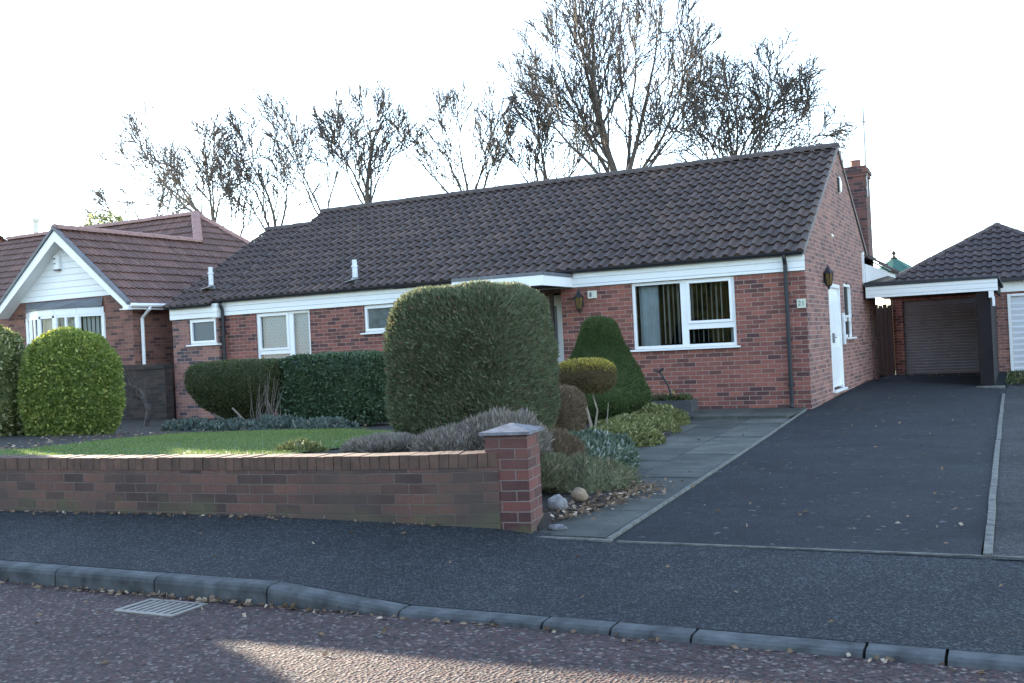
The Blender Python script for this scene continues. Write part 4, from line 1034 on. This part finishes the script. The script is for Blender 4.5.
# ================================================================== STREET
mb = MB(); gx0, gx1, gy0, gy1, gz_ = -1.79, -1.32, -12.74, -12.44, -.219
mb.box(gx0, gx1, gy0, gy0 + .03, gz_ - .03, gz_ + .006); mb.box(gx0, gx1, gy1 - .03, gy1, gz_ - .03, gz_ + .006); mb.box(gx0, gx0 + .03, gy0 + .03, gy1 - .03, gz_ - .03, gz_ + .006); mb.box(gx1 - .03, gx1, gy0 + .03, gy1 - .03, gz_ - .03, gz_ + .006)
for i in range(7):
    x = gx0 + .057 + i * .0535; mb.box(x, x + .030, gy0 + .03, gy1 - .03, gz_ - .03, gz_ + .004)
DG = thing('drain_grate', (-1.55, -12.6, -.222), 'slotted iron drain grate in the road against the kerb', 'drain cover')
build('bars', mb, 'grate', DG, bevel=.003)
build('pit', MB().face([(gx0, gy0, gz_ + .0005), (gx1, gy0, gz_ + .0005), (gx1, gy1, gz_ + .0005), (gx0, gy1, gz_ + .0005)]), 'void', DG)  # flat dark sheet behind the bars; the shade of the hollow is its colour

# ================================================================== PLANTS
def superpts(n, n_exp, dims, flat_bottom=-1.0, boxy=.5):
    d = NR.normal(0, 1, (n, 3))
    nb = int(n * boxy)
    c = NR.uniform(-1, 1, (nb, 3)); k = NR.integers(0, 3, nb); s = NR.choice([-1, 1], nb); c[np.arange(nb), k] = s; d[:nb] = c
    d /= (np.abs(d) ** n_exp).sum(1, keepdims=True) ** (1 / n_exp)
    nrm = np.sign(d) * np.abs(d) ** (n_exp - 1) / np.array(dims); nrm /= np.linalg.norm(nrm, axis=1, keepdims=True)
    return d, nrm
def lump(P, seed, f):   # smooth pseudo noise
    s = seed * 1.7
    return (np.sin(P[:, 0] * f + s) * np.sin(P[:, 1] * f * 1.3 + s * 2) + np.sin(P[:, 2] * f * 1.1 + s * 3) * np.sin(P[:, 0] * f * .8 - s) + np.sin((P[:, 0] + P[:, 1] - P[:, 2]) * f * 1.9 + s)) / 3
def leaves(P, Nn, size, aspect=.45, tilt=.7, up=0.0, jitter=.35):
    """one leaf (a kite of two triangles as a quad) at each point"""
    n_ = len(P)
    L = size * NR.uniform(1 - jitter, 1 + jitter, n_)
    ax = Nn + NR.normal(0, tilt, (n_, 3)) + np.array([0, 0, up]); ax /= np.linalg.norm(ax, axis=1, keepdims=True)
    r = NR.normal(0, 1, (n_, 3)); s = np.cross(ax, r); s /= np.linalg.norm(s, axis=1, keepdims=True)
    fold = np.cross(ax, s)
    a = P; b_ = P + ax * (L * .5)[:, None] + s * (L * aspect * .5)[:, None] + fold * (L * .05)[:, None]
    c = P + ax * L[:, None]; d = P + ax * (L * .5)[:, None] - s * (L * aspect * .5)[:, None] + fold * (L * .05)[:, None]
    V = np.empty((n_ * 4, 3)); V[0::4] = a; V[1::4] = b_; V[2::4] = c; V[3::4] = d
    return V
def shrub(name, c, dims, n_exp, nleaf, size, mat, label, cat, group=None, aspect=.45, tilt=.7, up=0, lumps=.05, lf=4., thick=.10, taper=None, base=None, boxy=.5, core=True, stems=None, seed=1, zcut=-.97, stemmat='barkdry', cushion=False):
    c = np.array(c, float); dims = np.array(dims, float)
    root = thing(name, (c[0], c[1], base if base is not None else c[2] - dims[2]), label, cat, group)
    d, nr = superpts(nleaf, n_exp, dims, boxy=boxy)
    k = d[:, 2] > zcut; d = d[k]; nr = nr[k]
    def deform(d):
        P = d * dims
        if taper is not None:
            t = np.interp(d[:, 2], taper[0], taper[1]); P = P * np.stack([t, t, np.ones(len(t))], 1)
        return P
    P = deform(d); lm = lump(P, seed, lf)
    sc = 1 + lumps * lm - np.abs(NR.normal(0, thick, len(P)))
    P = P * sc[:, None] + c
    V = leaves(P, nr, size, aspect, tilt, up)
    rv = np.clip(NR.random(len(P)), 0, 1)
    fo = fast_mesh('foliage', V, np.arange(len(V)).reshape(-1, 4), LF[mat], root, rv)
    if core:
        nu, nv = 36, 20; dd = []
        for j in range(nv + 1):
            for i in range(nu):
                th = pi * j / nv; ph = 2 * pi * i / nu; dd.append((sin(th) * cos(ph), sin(th) * sin(ph), cos(th)))
        dd = np.array(dd); dd /= (np.abs(dd) ** n_exp).sum(1, keepdims=True) ** (1 / n_exp)
        Pc = deform(dd); Pc = Pc * (.90 + lumps * lump(Pc, seed, lf))[:, None] + c
        F = []
        for j in range(nv):
            for i in range(nu): F.append((j * nu + i, j * nu + (i + 1) % nu, (j + 1) * nu + (i + 1) % nu, (j + 1) * nu + i))
        F = np.array(F)[:, ::-1]
        ob = fast_mesh('inner_growth', Pc, F, LF[mat], root, np.full(len(F), .2), smooth=True)
    if stems:
        for st in stems: build('stem', MB().tube([tuple(p[:3]) for p in st], [p[3] for p in st], 6), stemmat, root)
    return root

# round privet at left, variegated shrub at frame edge
shrub('round_bush', (-9.95, -6.15, .90), (.69, .67, .94), 2.5, 30000, .056, 'privet', 'large round clipped green bush lit yellow on its top', 'bush', aspect=.55, tilt=.85, thick=.075, lumps=.05, lf=4.5, seed=2, base=.1,
      stems=[[(-9.9, -6.1, .0, .05), (-9.9, -6.0, .6, .04)], [(-10.2, -6.2, .0, .04), (-10.5, -6.2, .5, .03)]])
shrub('variegated_shrub', (-11.30, -6.6, .95), (.62, .6, 1.05), 2.2, 14000, .075, 'varieg', 'cream and green variegated shrub cut off at the left edge', 'bush', aspect=.5, tilt=.8, thick=.09, lumps=.12, lf=4, seed=5, base=.15)
shrub('laurel_bush', (-12.9, -7.85, 1.45), (1.15, 1.1, 1.65), 2.4, 9000, .13, 'holly', 'big dark laurel bush beyond the left edge, beside the variegated shrub', 'bush', aspect=.5, tilt=.8, thick=.08, lumps=.1, lf=2.5, seed=70, base=.0)  # added out of view for the shade it casts on the road
# hedges in front of the left windows
mid = lambda a, b_: (a + b_) / 2
shrub('box_hedge', (-8.95, -3.45, .74), (1.0, .50, .50), 5.0, 42000, .030, 'hedge', 'flat topped dark green hedge with undercut base, left of two', 'hedge', aspect=.6, tilt=.8, thick=.06, lumps=.03, lf=3, seed=3, base=0, taper=([-1, -.5, .1, 1], [.45, .78, 1.0, 1.0]), boxy=.7,
      stems=[[(-9.0, -3.5, 0, .035), (-9.4, -3.7, .35, .03)], [(-8.4, -3.8, .02, .02), (-8.75, -3.95, .45, .018)], [(-9.3, -3.7, .02, .03), (-9.95, -3.8, .22, .025)], [(-8.1, -3.6, 0, .02), (-8.0, -3.9, .5, .015)]])
shrub('holly_hedge', (-7.15, -3.15, .68), (1.0, .50, .58), 7, 26000, .050, 'holly', 'glossy dark leaved hedge right of the box hedge, under the high window', 'hedge', aspect=.6, tilt=.75, thick=.05, lumps=.03, lf=4, seed=4, base=0, boxy=.7)
# straggly brown stems between the hedges
TW = thing('bare_twigs', (-8.05, -3.9, .05), 'thin brown straggly twigs in the join of the two hedges', 'twigs'); mb = MB()
for i in range(30):
    x = -8.05 + rnd.uniform(-.28, .28); x2 = x + rnd.uniform(-.25, .25); h = rnd.uniform(.5, 1.12)
    mb.tube([(x, -3.9, .03), (mid(x, x2) + rnd.uniform(-.05, .05), -3.95 + rnd.uniform(-.05, .05), h * .5), (x2, -3.9 + rnd.uniform(-.06, .06), h)], [.008, .006, .002], 4)
build('stems', mb, 'bark2', TW)
# low grey green ground plants below the hedges
for i, (x, y, r, h, lab) in enumerate([(-9.55, -4.15, .55, .15, 'low grey green plant below the left end of the box hedge'), (-8.55, -4.35, .55, .15, 'low grey green plant below the right end of the box hedge'),
                            (-7.5, -4.35, .62, .20, 'low grey green plant below the middle of the glossy hedge'), (-6.5, -4.5, .55, .16, 'low grey green plant beside the tall clipped conifer')]):
    shrub('ground_plant', (x, y, .10), (r, .40, h), 2.0, 3200, .075, 'ivy', lab, 'plant', 'low plants under the hedges', aspect=.5, tilt=.9, thick=.18, lumps=.25, lf=9, seed=10 + i, base=.02, zcut=-.2, up=.3, boxy=.1)
# big clipped conifer
shrub('clipped_conifer', (-2.0, -7.75, 1.01), (.73, .70, .86), 6.0, 90000, .054, 'conifer', 'huge block shaped clipped conifer in the middle of the front garden', 'conifer', aspect=.28, tilt=.45, up=.75, thick=.045, lumps=.035, lf=5, seed=6, base=.2, taper=([-1, -.5, .3, 1], [.90, 1.0, 1.0, .93]), boxy=.75,
      stems=[[(-2.0, -7.7, .2, .08), (-2.0, -7.7, .8, .06)]], zcut=-.93)
# dark green cone conifer
shrub('cone_conifer', (-2.72, -2.35, .80), (.62, .60, .83), 2.2, 46000, .034, 'cone', 'dark green cone shaped conifer against the brick front wall', 'conifer', aspect=.3, tilt=.5, up=.5, thick=.04, lumps=.03, lf=6, seed=7, base=0,
      taper=([-1, -.6, -.3, 0, .25, .5, .75, .9, 1], [1.6, 1.40, 1.12, .92, .77, .64, .64, .75, 1]), boxy=.3, stems=[[(-2.78, -2.35, 0, .06), (-2.78, -2.35, .5, .05)]])
# mushroom topped shrub on bare stems; sunlight on its top put into the colour
r_ = shrub('topiary_shrub', (-2.08, -4.55, .80), (.385, .37, .22), 2.8, 14000, .030, 'goldbase', 'mushroom shaped shrub with golden top on bare stems', 'shrub', aspect=.3, tilt=.5, up=.4, thick=.06, lumps=.04, lf=8, seed=8, base=.05,
      stems=[[(-1.98, -4.6, .0, .022), (-2.02, -4.65, .3, .016), (-2.18, -4.6, .62, .014)], [(-1.96, -4.6, .1, .014), (-1.9, -4.62, .35, .012), (-1.98, -4.6, .62, .01)], [(-2.0, -4.55, .05, .016), (-2.1, -4.5, .4, .013), (-2.2, -4.4, .65, .01)], [(-1.8, -4.6, .02, .009), (-1.75, -4.6, .45, .006)]])
d, nr = superpts(9000, 2.8, (.385, .37, .22)); k = d[:, 2] > .45 + NR.normal(0, .12, len(d)); d = d[k]; nr = nr[k]
P = d * np.array([.385, .37, .22]) * (1.0 - np.abs(NR.normal(0, .04, len(d))))[:, None] + np.array([-2.08, -4.55, .805])
V = leaves(P, nr, .034, .3, .5, .6); fast_mesh('golden_top', V, np.arange(len(V)).reshape(-1, 4), LF['gold'], r_, NR.random(len(P)))
shrub('brown_shrub', (-1.83, -6.05, .42), (.31, .31, .31), 3.2, 14000, .034, 'brown', 'small square clipped reddish brown shrub beside the tall conifer', 'shrub', aspect=.25, tilt=.5, up=.5, thick=.06, lumps=.05, lf=8, seed=9, base=.1)
# heathers along the wall
hs = [(-1.9, -9.6, .30, .34, .07, 'heath', 'low grey heather mound left of the conifer foot, by the wall'), (-1.15, -9.6, .36, .38, .14, 'heath', 'grey heather mound in front of the conifer'),
      (-.85, -9.45, .40, .40, .28, 'heath', 'tall grey brown heather behind the brick pier'), (-.95, -8.35, .36, .40, .28, 'brown', 'dark brown twiggy shrub behind the grey heather'),
      (-.55, -9.3, .22, .35, .15, 'heathg', 'green grey heather right behind the pier')]
for i, (x, y, a_, b_, h, mt, lab) in enumerate(hs):
    z = (.38, .38, .36, .12, .12)[i]
    shrub('heather', (x, y, z + .03), (a_, b_, h), 2.0, int(9000 + 9000 * h), .065, mt, lab, 'heather', 'heathers by the garden wall', aspect=.13, tilt=.5, up=1.1, thick=.14, lumps=.18, lf=9, seed=20 + i, base=z, zcut=-.3, boxy=.1)
# creeping plants by the path
ps = [(-.36, -8.75, .42, .50, .22, 'heathg', 'green topped twiggy clump spilling over the path edge', .055, .16), (-.9, -7.3, .42, .55, .20, 'teal', 'bluish green creeping plant beside the path', .06, .4), (-1.3, -6.4, .50, .45, .22, 'teal', 'bluish green creeping plant under the brown shrub', .06, .4),
      (-1.45, -5.0, .50, .6, .17, 'golden', 'yellow green creeping plant at the bend of the path', .05, .5), (-1.75, -3.6, .55, .7, .18, 'golden', 'golden creeping plant at the foot of the cone conifer', .05, .5), (-1.8, -2.5, .45, .5, .24, 'golden', 'golden creeping plant in front of the trough', .05, .5), (-2.6, -9.9, .25, .16, .09, 'golden', 'small yellow tuft at the lawn corner by the wall', .05, .3)]
for i, (x, y, a_, b_, h, mt, lab, ls, asp) in enumerate(ps):
    z = .38 if i == 6 else -.02
    shrub('creeping_plant', (x, y, z + .02), (a_, b_, h), 2.0, 1500 if i == 6 else 8500, ls, mt, lab, 'plant', 'creeping plants by the path', aspect=asp, tilt=.8, up=.5, thick=.14, lumps=.2, lf=8, seed=40 + i, base=z, zcut=-.25, boxy=.1)
# rocks by the pier
def rock(name, c, r, sq, seed, lab, mat='rock'):
    nu, nv = 16, 10; dd = []
    for j in range(nv + 1):
        for i in range(nu):
            th = pi * j / nv; ph = 2 * pi * i / nu; dd.append((sin(th) * cos(ph), sin(th) * sin(ph), cos(th)))
    dd = np.array(dd); P = dd * np.array(sq) * r * (1 + .25 * lump(dd, seed, 2.6) + .10 * lump(dd, seed + 3, 7))[:, None] + np.array(c)
    F = np.array([(j * nu + i, (j + 1) * nu + i, (j + 1) * nu + (i + 1) % nu, j * nu + (i + 1) % nu) for j in range(nv) for i in range(nu)])
    o = fast_mesh(name, P, F, mat, smooth=True); return tag(o, lab, 'rock')
rock('rock', (-.10, -9.95, .02), .085, (1, .8, .8), 3, 'pale grey rock behind the pier beside the twiggy clump')
rock('rock', (-.06, -9.62, .04), .07, (1, .8, .8), 8, 'smaller buff rock just behind the pale grey rock', 'buff')
rock('stone', (.10, -10.42, -.07), .045, (1.6, .7, .6), 5, 'small stone on the slab at the foot of the pier', 'cap')
# trough planter with its flowers and dark stake
TR = thing('trough_planter', (-2.2, -.55, .02), 'dark trough planter with small flowers and a leaning stake by the wall', 'planter')
mb = MB(); x0, x1, y0, y1 = -2.62, -1.78, -.85, -.45
for (a, b_, c, d) in ((x0, x1, y0, y0 + .04), (x0, x1, y1 - .04, y1), (x0, x0 + .04, y0 + .04, y1 - .04), (x1 - .04, x1, y0 + .04, y1 - .04)): mb.box(a, b_, c, d, .02, .22)
build('trough', mb, 'trough', TR); build('compost', MB().face([(x0 + .03, y0 + .03, .19), (x1 - .03, y0 + .03, .19), (x1 - .03, y1 - .03, .19), (x0 + .03, y1 - .03, .19)]), 'soil', TR)
P = np.stack([NR.uniform(x0 + .05, x1 - .05, 700), NR.uniform(y0 + .05, y1 - .05, 700), .19 + np.abs(NR.normal(0, .05, 700))], 1); V = leaves(P, np.tile([0, 0, 1.], (700, 1)), .06, .4, .7, .4)
fast_mesh('foliage', V, np.arange(len(V)).reshape(-1, 4), LF['hedge'], TR, NR.random(700))
P = np.stack([NR.uniform(x0 + .1, x1 - .3, 14), NR.uniform(y0 + .1, y1 - .1, 14), NR.uniform(.26, .36, 14)], 1); V = leaves(P, np.tile([0, -1, .5], (14, 1)), .05, .9, .3)
MT['petal'] = plain('flower_petal', (.45, .28, .08), .6, .3, 20)
for q in range(0, len(V), 4): fast_mesh('flower', V[q:q + 4], np.arange(4).reshape(-1, 4), 'petal', TR)
mb = MB(); mb.tube([(-2.16, -.6, .18), (-2.22, -.62, .45), (-2.36, -.62, .70)], [.022, .016, .018], 6); mb.tube([(-2.36, -.62, .70), (-2.30, -.62, .76)], .022, 6); mb.tube([(-2.36, -.62, .69), (-2.45, -.62, .72)], .016, 6); build('stake', mb, 'blackplastic', TR)

# dead shrub stem before the dividing wall
DS = thing('dead_shrub', (-12.6, -2.2, .05), 'bare twisted dead shrub in front of the dark dividing wall', 'shrub'); mb = MB()
mb.tube([(-12.4, -2.4, .0), (-12.3, -2.4, .35), (-12.45, -2.4, .7), (-12.8, -2.4, .9)], [.05, .045, .035, .02], 6)
for i in range(40):
    p = Vector((-12.5 + rnd.uniform(-.3, .2), -2.4 + rnd.uniform(-.1, .1), rnd.uniform(.4, .85))); q = p + Vector((rnd.uniform(-.5, .3), rnd.uniform(-.3, .2), rnd.uniform(0, .45))); mb.tube([p, (p + q) / 2 + Vector((0, 0, .05)), q], [.010, .007, .003], 4)
build('stem', mb, 'bark', DS)

# fallen leaves
def litter_pts():
    A = []
    for _ in range(520):   # foot of the wall
        x = rnd.uniform(-8, -.6); yb, zb = back_line(x); y = yb - abs(rnd.gauss(0, .045)) - .01; A.append((x, y, pave_z(x, y) + .004)) if rnd.random() < interp(x, [-8, -3, -.6], [1, .5, .12]) else None
    for _ in range(300):   # in the channel
        x = rnd.choice([rnd.gauss(-1.7, .7), rnd.uniform(-5, 3)]); y = KERB_Y - .01 - abs(rnd.gauss(0, .03)); A.append((x, y, -.217))
    for _ in range(45): x = rnd.uniform(-4, 3.2); y = rnd.uniform(-13.6, -12.4); A.append((x, y, -.218))
    for _ in range(16): x = rnd.uniform(-3, 3); yb, _z = back_line(x); y = rnd.uniform(-12.1, yb - .1); A.append((x, y, pave_z(x, y) + .004))
    for _ in range(70): y = rnd.uniform(-10.5, 6); x = rnd.uniform(drive_left(y) + .1 if y < 0 else .1, 2.8); A.append((x, y, drive_z(x, y) + .004))
    for _ in range(60): y = rnd.gauss(11, .5); x = rnd.uniform(.4, 2.6); A.append((x, min(y, 11.9), drive_z(x, min(y, 11.9)) + .004))
    for _ in range(900): # bed by the pier
        t = rnd.random(); x = lerp(-.05, .12, t) + rnd.gauss(0, .13); y = lerp(-10.2, -8.5, t) + rnd.gauss(0, .10); A.append((x, y, -.06 + abs(rnd.gauss(0, .035))))
    for _ in range(260): x = rnd.uniform(-13.5, -6); y = rnd.uniform(-5.6, -3.2); A.append((x, y, garden_z(x, y) + .015))
    for _ in range(300): y = rnd.uniform(-10.5, -5.6); x = lawn_l(y) - abs(rnd.gauss(.1, .9)); A.append((x, y, garden_z(x, y) + .015))
    for _ in range(30): y = rnd.uniform(-10, -1); x = drive_left(y) - rnd.uniform(.1, 1.2); A.append((x, y, drive_z(0, y) + .02))
    return np.array(A)
P = litter_pts(); V = leaves(P, np.tile([0, 0, .0001], (len(P), 1)) + np.stack([NR.normal(0, 1, len(P)), NR.normal(0, 1, len(P)), NR.normal(.15, .2, len(P))], 1), .042, .65, .05)
V[:, 2] = np.maximum(V[:, 2], np.repeat(P[:, 2], 4) - .002)
struct(fast_mesh('fallen_leaves', V, np.arange(len(V)).reshape(-1, 4), LF['litter'], rv=NR.random(len(P))), 'stuff', 'scattered dead brown leaves on the ground')
# moss strip beside the garages
P = np.stack([NR.uniform(2.75, 3.6, 2500), NR.uniform(7.2, 11.9, 2500), NR.uniform(-.10, -.02, 2500)], 1); V = leaves(P, np.tile([0, 0, 1.], (2500, 1)), .07, .4, .8)
struct(fast_mesh('weeds', V, np.arange(len(V)).reshape(-1, 4), LF['hedge'], rv=NR.random(2500)), 'stuff', 'low green weeds at the foot of the garage pier')

shrub('opposite_hedge', (4, -33, 2.2), (26, 1.3, 2.6), 5, 16000, .30, 'hedge', 'tall dark hedge on the far side of the road, seen only in the window glass', 'hedge', aspect=.6, tilt=.8, thick=.12, lumps=.1, lf=.8, seed=61, base=-.25, boxy=.8)
# ------------------------------------------------------------------ bare trees
def world_at(u_, v__, depth):
    d = RX * ((u_ - 512) / 1020) + RY * ((v__ - 341.5) / 1020) + RZ
    return CAMPOS + d * depth
TWIG = .0155
class Tree:
    def __init__(s, seed): s.dens = 1; s.r = random.Random(seed); s.big = []; s.small = []
    def seg(s, a, b, ra, rb): (s.big if ra > .028 else s.small).append((a, b, ra, rb))
    def grow(s, p, d, L, rad, lev, maxlev, up=.12, spread=.6, kink=.16):
        n_ = (10, 8, 5, 3)[lev]; st = L / n_; r0 = rad; km = kink * (.7, .6, .6, .5)[lev]
        for i in range(n_):
            d = (d + Vector((s.r.gauss(0, km), s.r.gauss(0, km), s.r.gauss(0, km * .6))) + Vector((0, 0, up * (.5, .9, 1.2, 1)[lev]))).normalized()
            q = p + d * st; r1 = max(TWIG * (1, 1, 1, .8)[lev], rad * (1 - .80 * (i + 1) / n_))
            s.seg(p, q, r0, r1); p = q; r0 = r1
            if lev < maxlev and i >= 1 and s.r.random() < (1.0, .9 * s.dens, .7 * s.dens)[lev]:
                a = s.r.uniform(0, 2 * pi); t = d.cross(Vector((cos(a), sin(a), .3))).normalized()
                nd = (d + t * s.r.uniform(spread * .7, spread * 1.5)).normalized()
                s.grow(p, nd, max(.45, L * s.r.uniform(.38, .66) * (1 - .4 * i / n_)), max(TWIG, r0 * .55), lev + 1, maxlev, up, spread, kink)
        if lev < 2 and lev < maxlev:
            for sg in (1, -1):
                a = s.r.uniform(0, 2 * pi); t = d.cross(Vector((cos(a), sin(a), .3))).normalized()
                s.grow(p, (d + t * sg * spread * .35).normalized(), L * s.r.uniform(.2, .32), r0, lev + 1, maxlev, up, spread, kink)
def tubes(segs, n):
    A = np.array([s[0] for s in segs]); B = np.array([s[1] for s in segs]); ra = np.array([s[2] for s in segs]); rb = np.array([s[3] for s in segs])
    d = B - A; d /= np.maximum(1e-9, np.linalg.norm(d, axis=1, keepdims=True)); ref = np.where(np.abs(d[:, 2:3]) > .9, [[1., 0, 0]], [[0, 0, 1.]])
    s = np.cross(d, ref); s /= np.linalg.norm(s, axis=1, keepdims=True); t = np.cross(d, s)
    m_ = len(segs); V = np.empty((m_, 2 * n, 3))
    for k in range(n):
        a = 2 * pi * k / n; o = s * cos(a) + t * sin(a)
        V[:, k] = A + o * ra[:, None]; V[:, n + k] = B + d * (ra * .3)[:, None] + o * rb[:, None]
    F = []
    for k in range(n): j = (k + 1) % n; F.append(np.stack([np.full(m_, k), np.full(m_, j), np.full(m_, n + j), np.full(m_, n + k)], 1))
    F = np.stack(F, 1) + (np.arange(m_) * 2 * n)[:, None, None]
    return V.reshape(-1, 3), F.reshape(-1, 4)
def tree(name, label, u_, v__, depth, stems, maxlev, seed, mat='bark', group='bare trees behind the bungalow', up=.1, spread=.6, kink=.15, dens=1):
    """stems: (lean in picture, lean in depth, length, radius); the fork stands at picture point (u_, v__)"""
    fk = world_at(u_, v__, depth); base = Vector((fk.x, fk.y, -.16)); T = Tree(seed); T.dens = dens
    root = thing(name, base, label, 'tree', group)
    R = RX.copy(); R.z = 0; R.normalize(); Dp = RZ.copy(); Dp.z = 0; Dp.normalize()
    hf = fk.z + .16
    tr = max(st[3] for st in stems) * 1.25
    n0 = 5; p = base
    for i in range(n0):
        q = base.lerp(fk, (i + 1) / n0) + Vector((T.r.gauss(0, .03), T.r.gauss(0, .03), 0)) * (i < n0 - 1); T.seg(p, q, tr * (1.25 - .25 * i / n0), tr * (1.25 - .25 * (i + 1) / n0)); p = q
    for (lx, ld, L, rad) in stems:
        d = (Vector((0, 0, 1)) + R * lx + Dp * ld).normalized(); T.grow(fk, d, L, rad, 0, maxlev, up, spread, kink)
    bs = np.array(base)
    V, F = tubes(T.big, 7); fast_mesh('trunk', V, F, mat, root, smooth=True)
    V, F = tubes(T.small, 4); fast_mesh('crown', V, F, mat, root)
    return len(T.big) + len(T.small)
cnt = []
TREES = [
 ('biggest bare tree, many upright stems rising above the middle of the ridge', 622, 200, 36, [(-.50, .1, 5.4, .085), (-.25, -.2, 6.2, .10), (-.08, .2, 6.9, .12), (.06, -.1, 6.6, .10), (.2, .1, 6.4, .10), (.38, .1, 5.8, .085), (-.95, -.1, 5.2, .075), (.75, 0, 5.6, .08), (1.1, .2, 4.4, .06)], 3, 3, .06, .60, .10, 'bark'),
 ('crooked bare tree reaching right above the gable end of the roof', 735, 195, 34, [(.1, .1, 3.4, .06), (.5, -.1, 3.9, .065), (.35, .2, 3.7, .06), (-.4, .1, 3.2, .055), (-.1, .3, 3.4, .06), (.3, .3, 3.2, .055), (.8, -.3, 3.6, .05), (1.2, .1, 3.3, .05), (-.8, .2, 3.2, .05)], 3, 5, .03, .8, .2, 'bark'),
 ('bare tree with spreading stems just left of the biggest tree', 545, 205, 40, [(-.35, .1, 3.2, .06), (.0, -.1, 3.6, .07), (.3, 0, 3.2, .06), (.8, 0, 3.0, .05), (-.7, 0, 2.6, .05)], 3, 8, .05, .6, .12, 'bark'),
 ('slender bare tree with several thin stems above the high window', 468, 215, 42, [(-.85, .1, 3.7, .055), (-.35, -.1, 3.9, .06), (.02, 0, 4.0, .07), (.35, .1, 3.8, .06), (.7, .1, 3.2, .05)], 3, 12, .05, .55, .10, 'bark'),
 ('upright bare tree with straight trunk where the ridge steps down', 368, 210, 40, [(-.30, .1, 3.3, .06), (.0, -.1, 3.7, .10), (.28, 0, 3.4, .06), (-.7, 0, 3.0, .045), (.6, 0, 2.8, .045)], 3, 15, .05, .55, .12, 'bark'),
 ('thin bare tree with long slanting stems left of the straight trunk', 325, 225, 43, [(-.55, .1, 4.2, .045), (-.25, -.1, 4.4, .05), (.1, 0, 4.2, .045)], 3, 17, .05, .5, .12, 'bark'),
 ('bare tree behind the lower left end of the tiled ridge', 277, 245, 40, [(-.5, .1, 3.7, .06), (-.1, -.1, 4.0, .075), (.35, 0, 3.8, .055), (-.9, 0, 3.0, .045)], 3, 21, .05, .55, .13, 'bark'),
 ('small curving bare tree in the gap between the two roofs', 236, 255, 38, [(.22, .1, 2.6, .045), (-.25, .0, 2.0, .03)], 2, 27, .1, .6, .17, 'bark'),
 ('leaning bare tree spreading left above the neighbour hip roof', 214, 226, 41, [(-.8, .1, 3.3, .07), (-.35, -.1, 3.1, .06), (.0, 0, 2.9, .05), (-1.6, 0, 4.2, .055), (-1.1, .2, 3.8, .055), (.3, 0, 2.8, .045)], 3, 24, .03, .6, .14, 'bark2'),
 ('farthest left bare tree, thin branches low above the neighbour ridge', 150, 240, 48, [(-.9, .1, 2.4, .04), (.1, -.1, 2.4, .04), (.6, 0, 2.2, .04)], 3, 31, .05, .6, .17, 'bark2')]
for (lab, u_, v__, dep, st, ml, sd_, up_, sp_, kk, mt) in TREES: cnt.append(tree('bare_tree', lab, u_, v__, dep, st, ml, sd_, mt, up=up_, spread=sp_, kink=kk, dens={3: 1.08, 5: .8}.get(sd_, .75)))
print('TREE SEGS', cnt)
# half evergreen bush above the neighbour's ridge
c = world_at(108, 222, 46)
ev = shrub('ivy_bush', (c.x, c.y, c.z - .9), (1.3, 1.2, 1.3), 2.0, 3500, .16, 'varieg', 'olive green bushy treetop above the neighbour ridge, far left', 'bush', aspect=.5, tilt=.8, thick=.25, lumps=.2, lf=4, seed=50, base=-.16, core=False, stems=[[(c.x, c.y, -.16, .15), (c.x, c.y, c.z, .06)]], stemmat='bark')
shrub('rear_hedge', (-5.2, 12.9, 1.1), (4.0, .55, 1.25), 5, 9000, .12, 'holly', 'dark hedge in the back garden behind the bungalow', 'hedge', aspect=.6, tilt=.8, thick=.05, seed=60, base=-.1, boxy=.8)  # added out of sight to block low sun from the carport
# tall thin garden fence behind the houses
mb = MB()
for i in range(90):
    x = -30 + i * .5; mb.box(x, x + .49, 23.0, 23.03, -.16, 1.65 + rnd.uniform(-.01, .01))
fe = build('rear_fence', mb, 'wood'); tag(fe, 'timber board fence at the back of the gardens', 'fence')
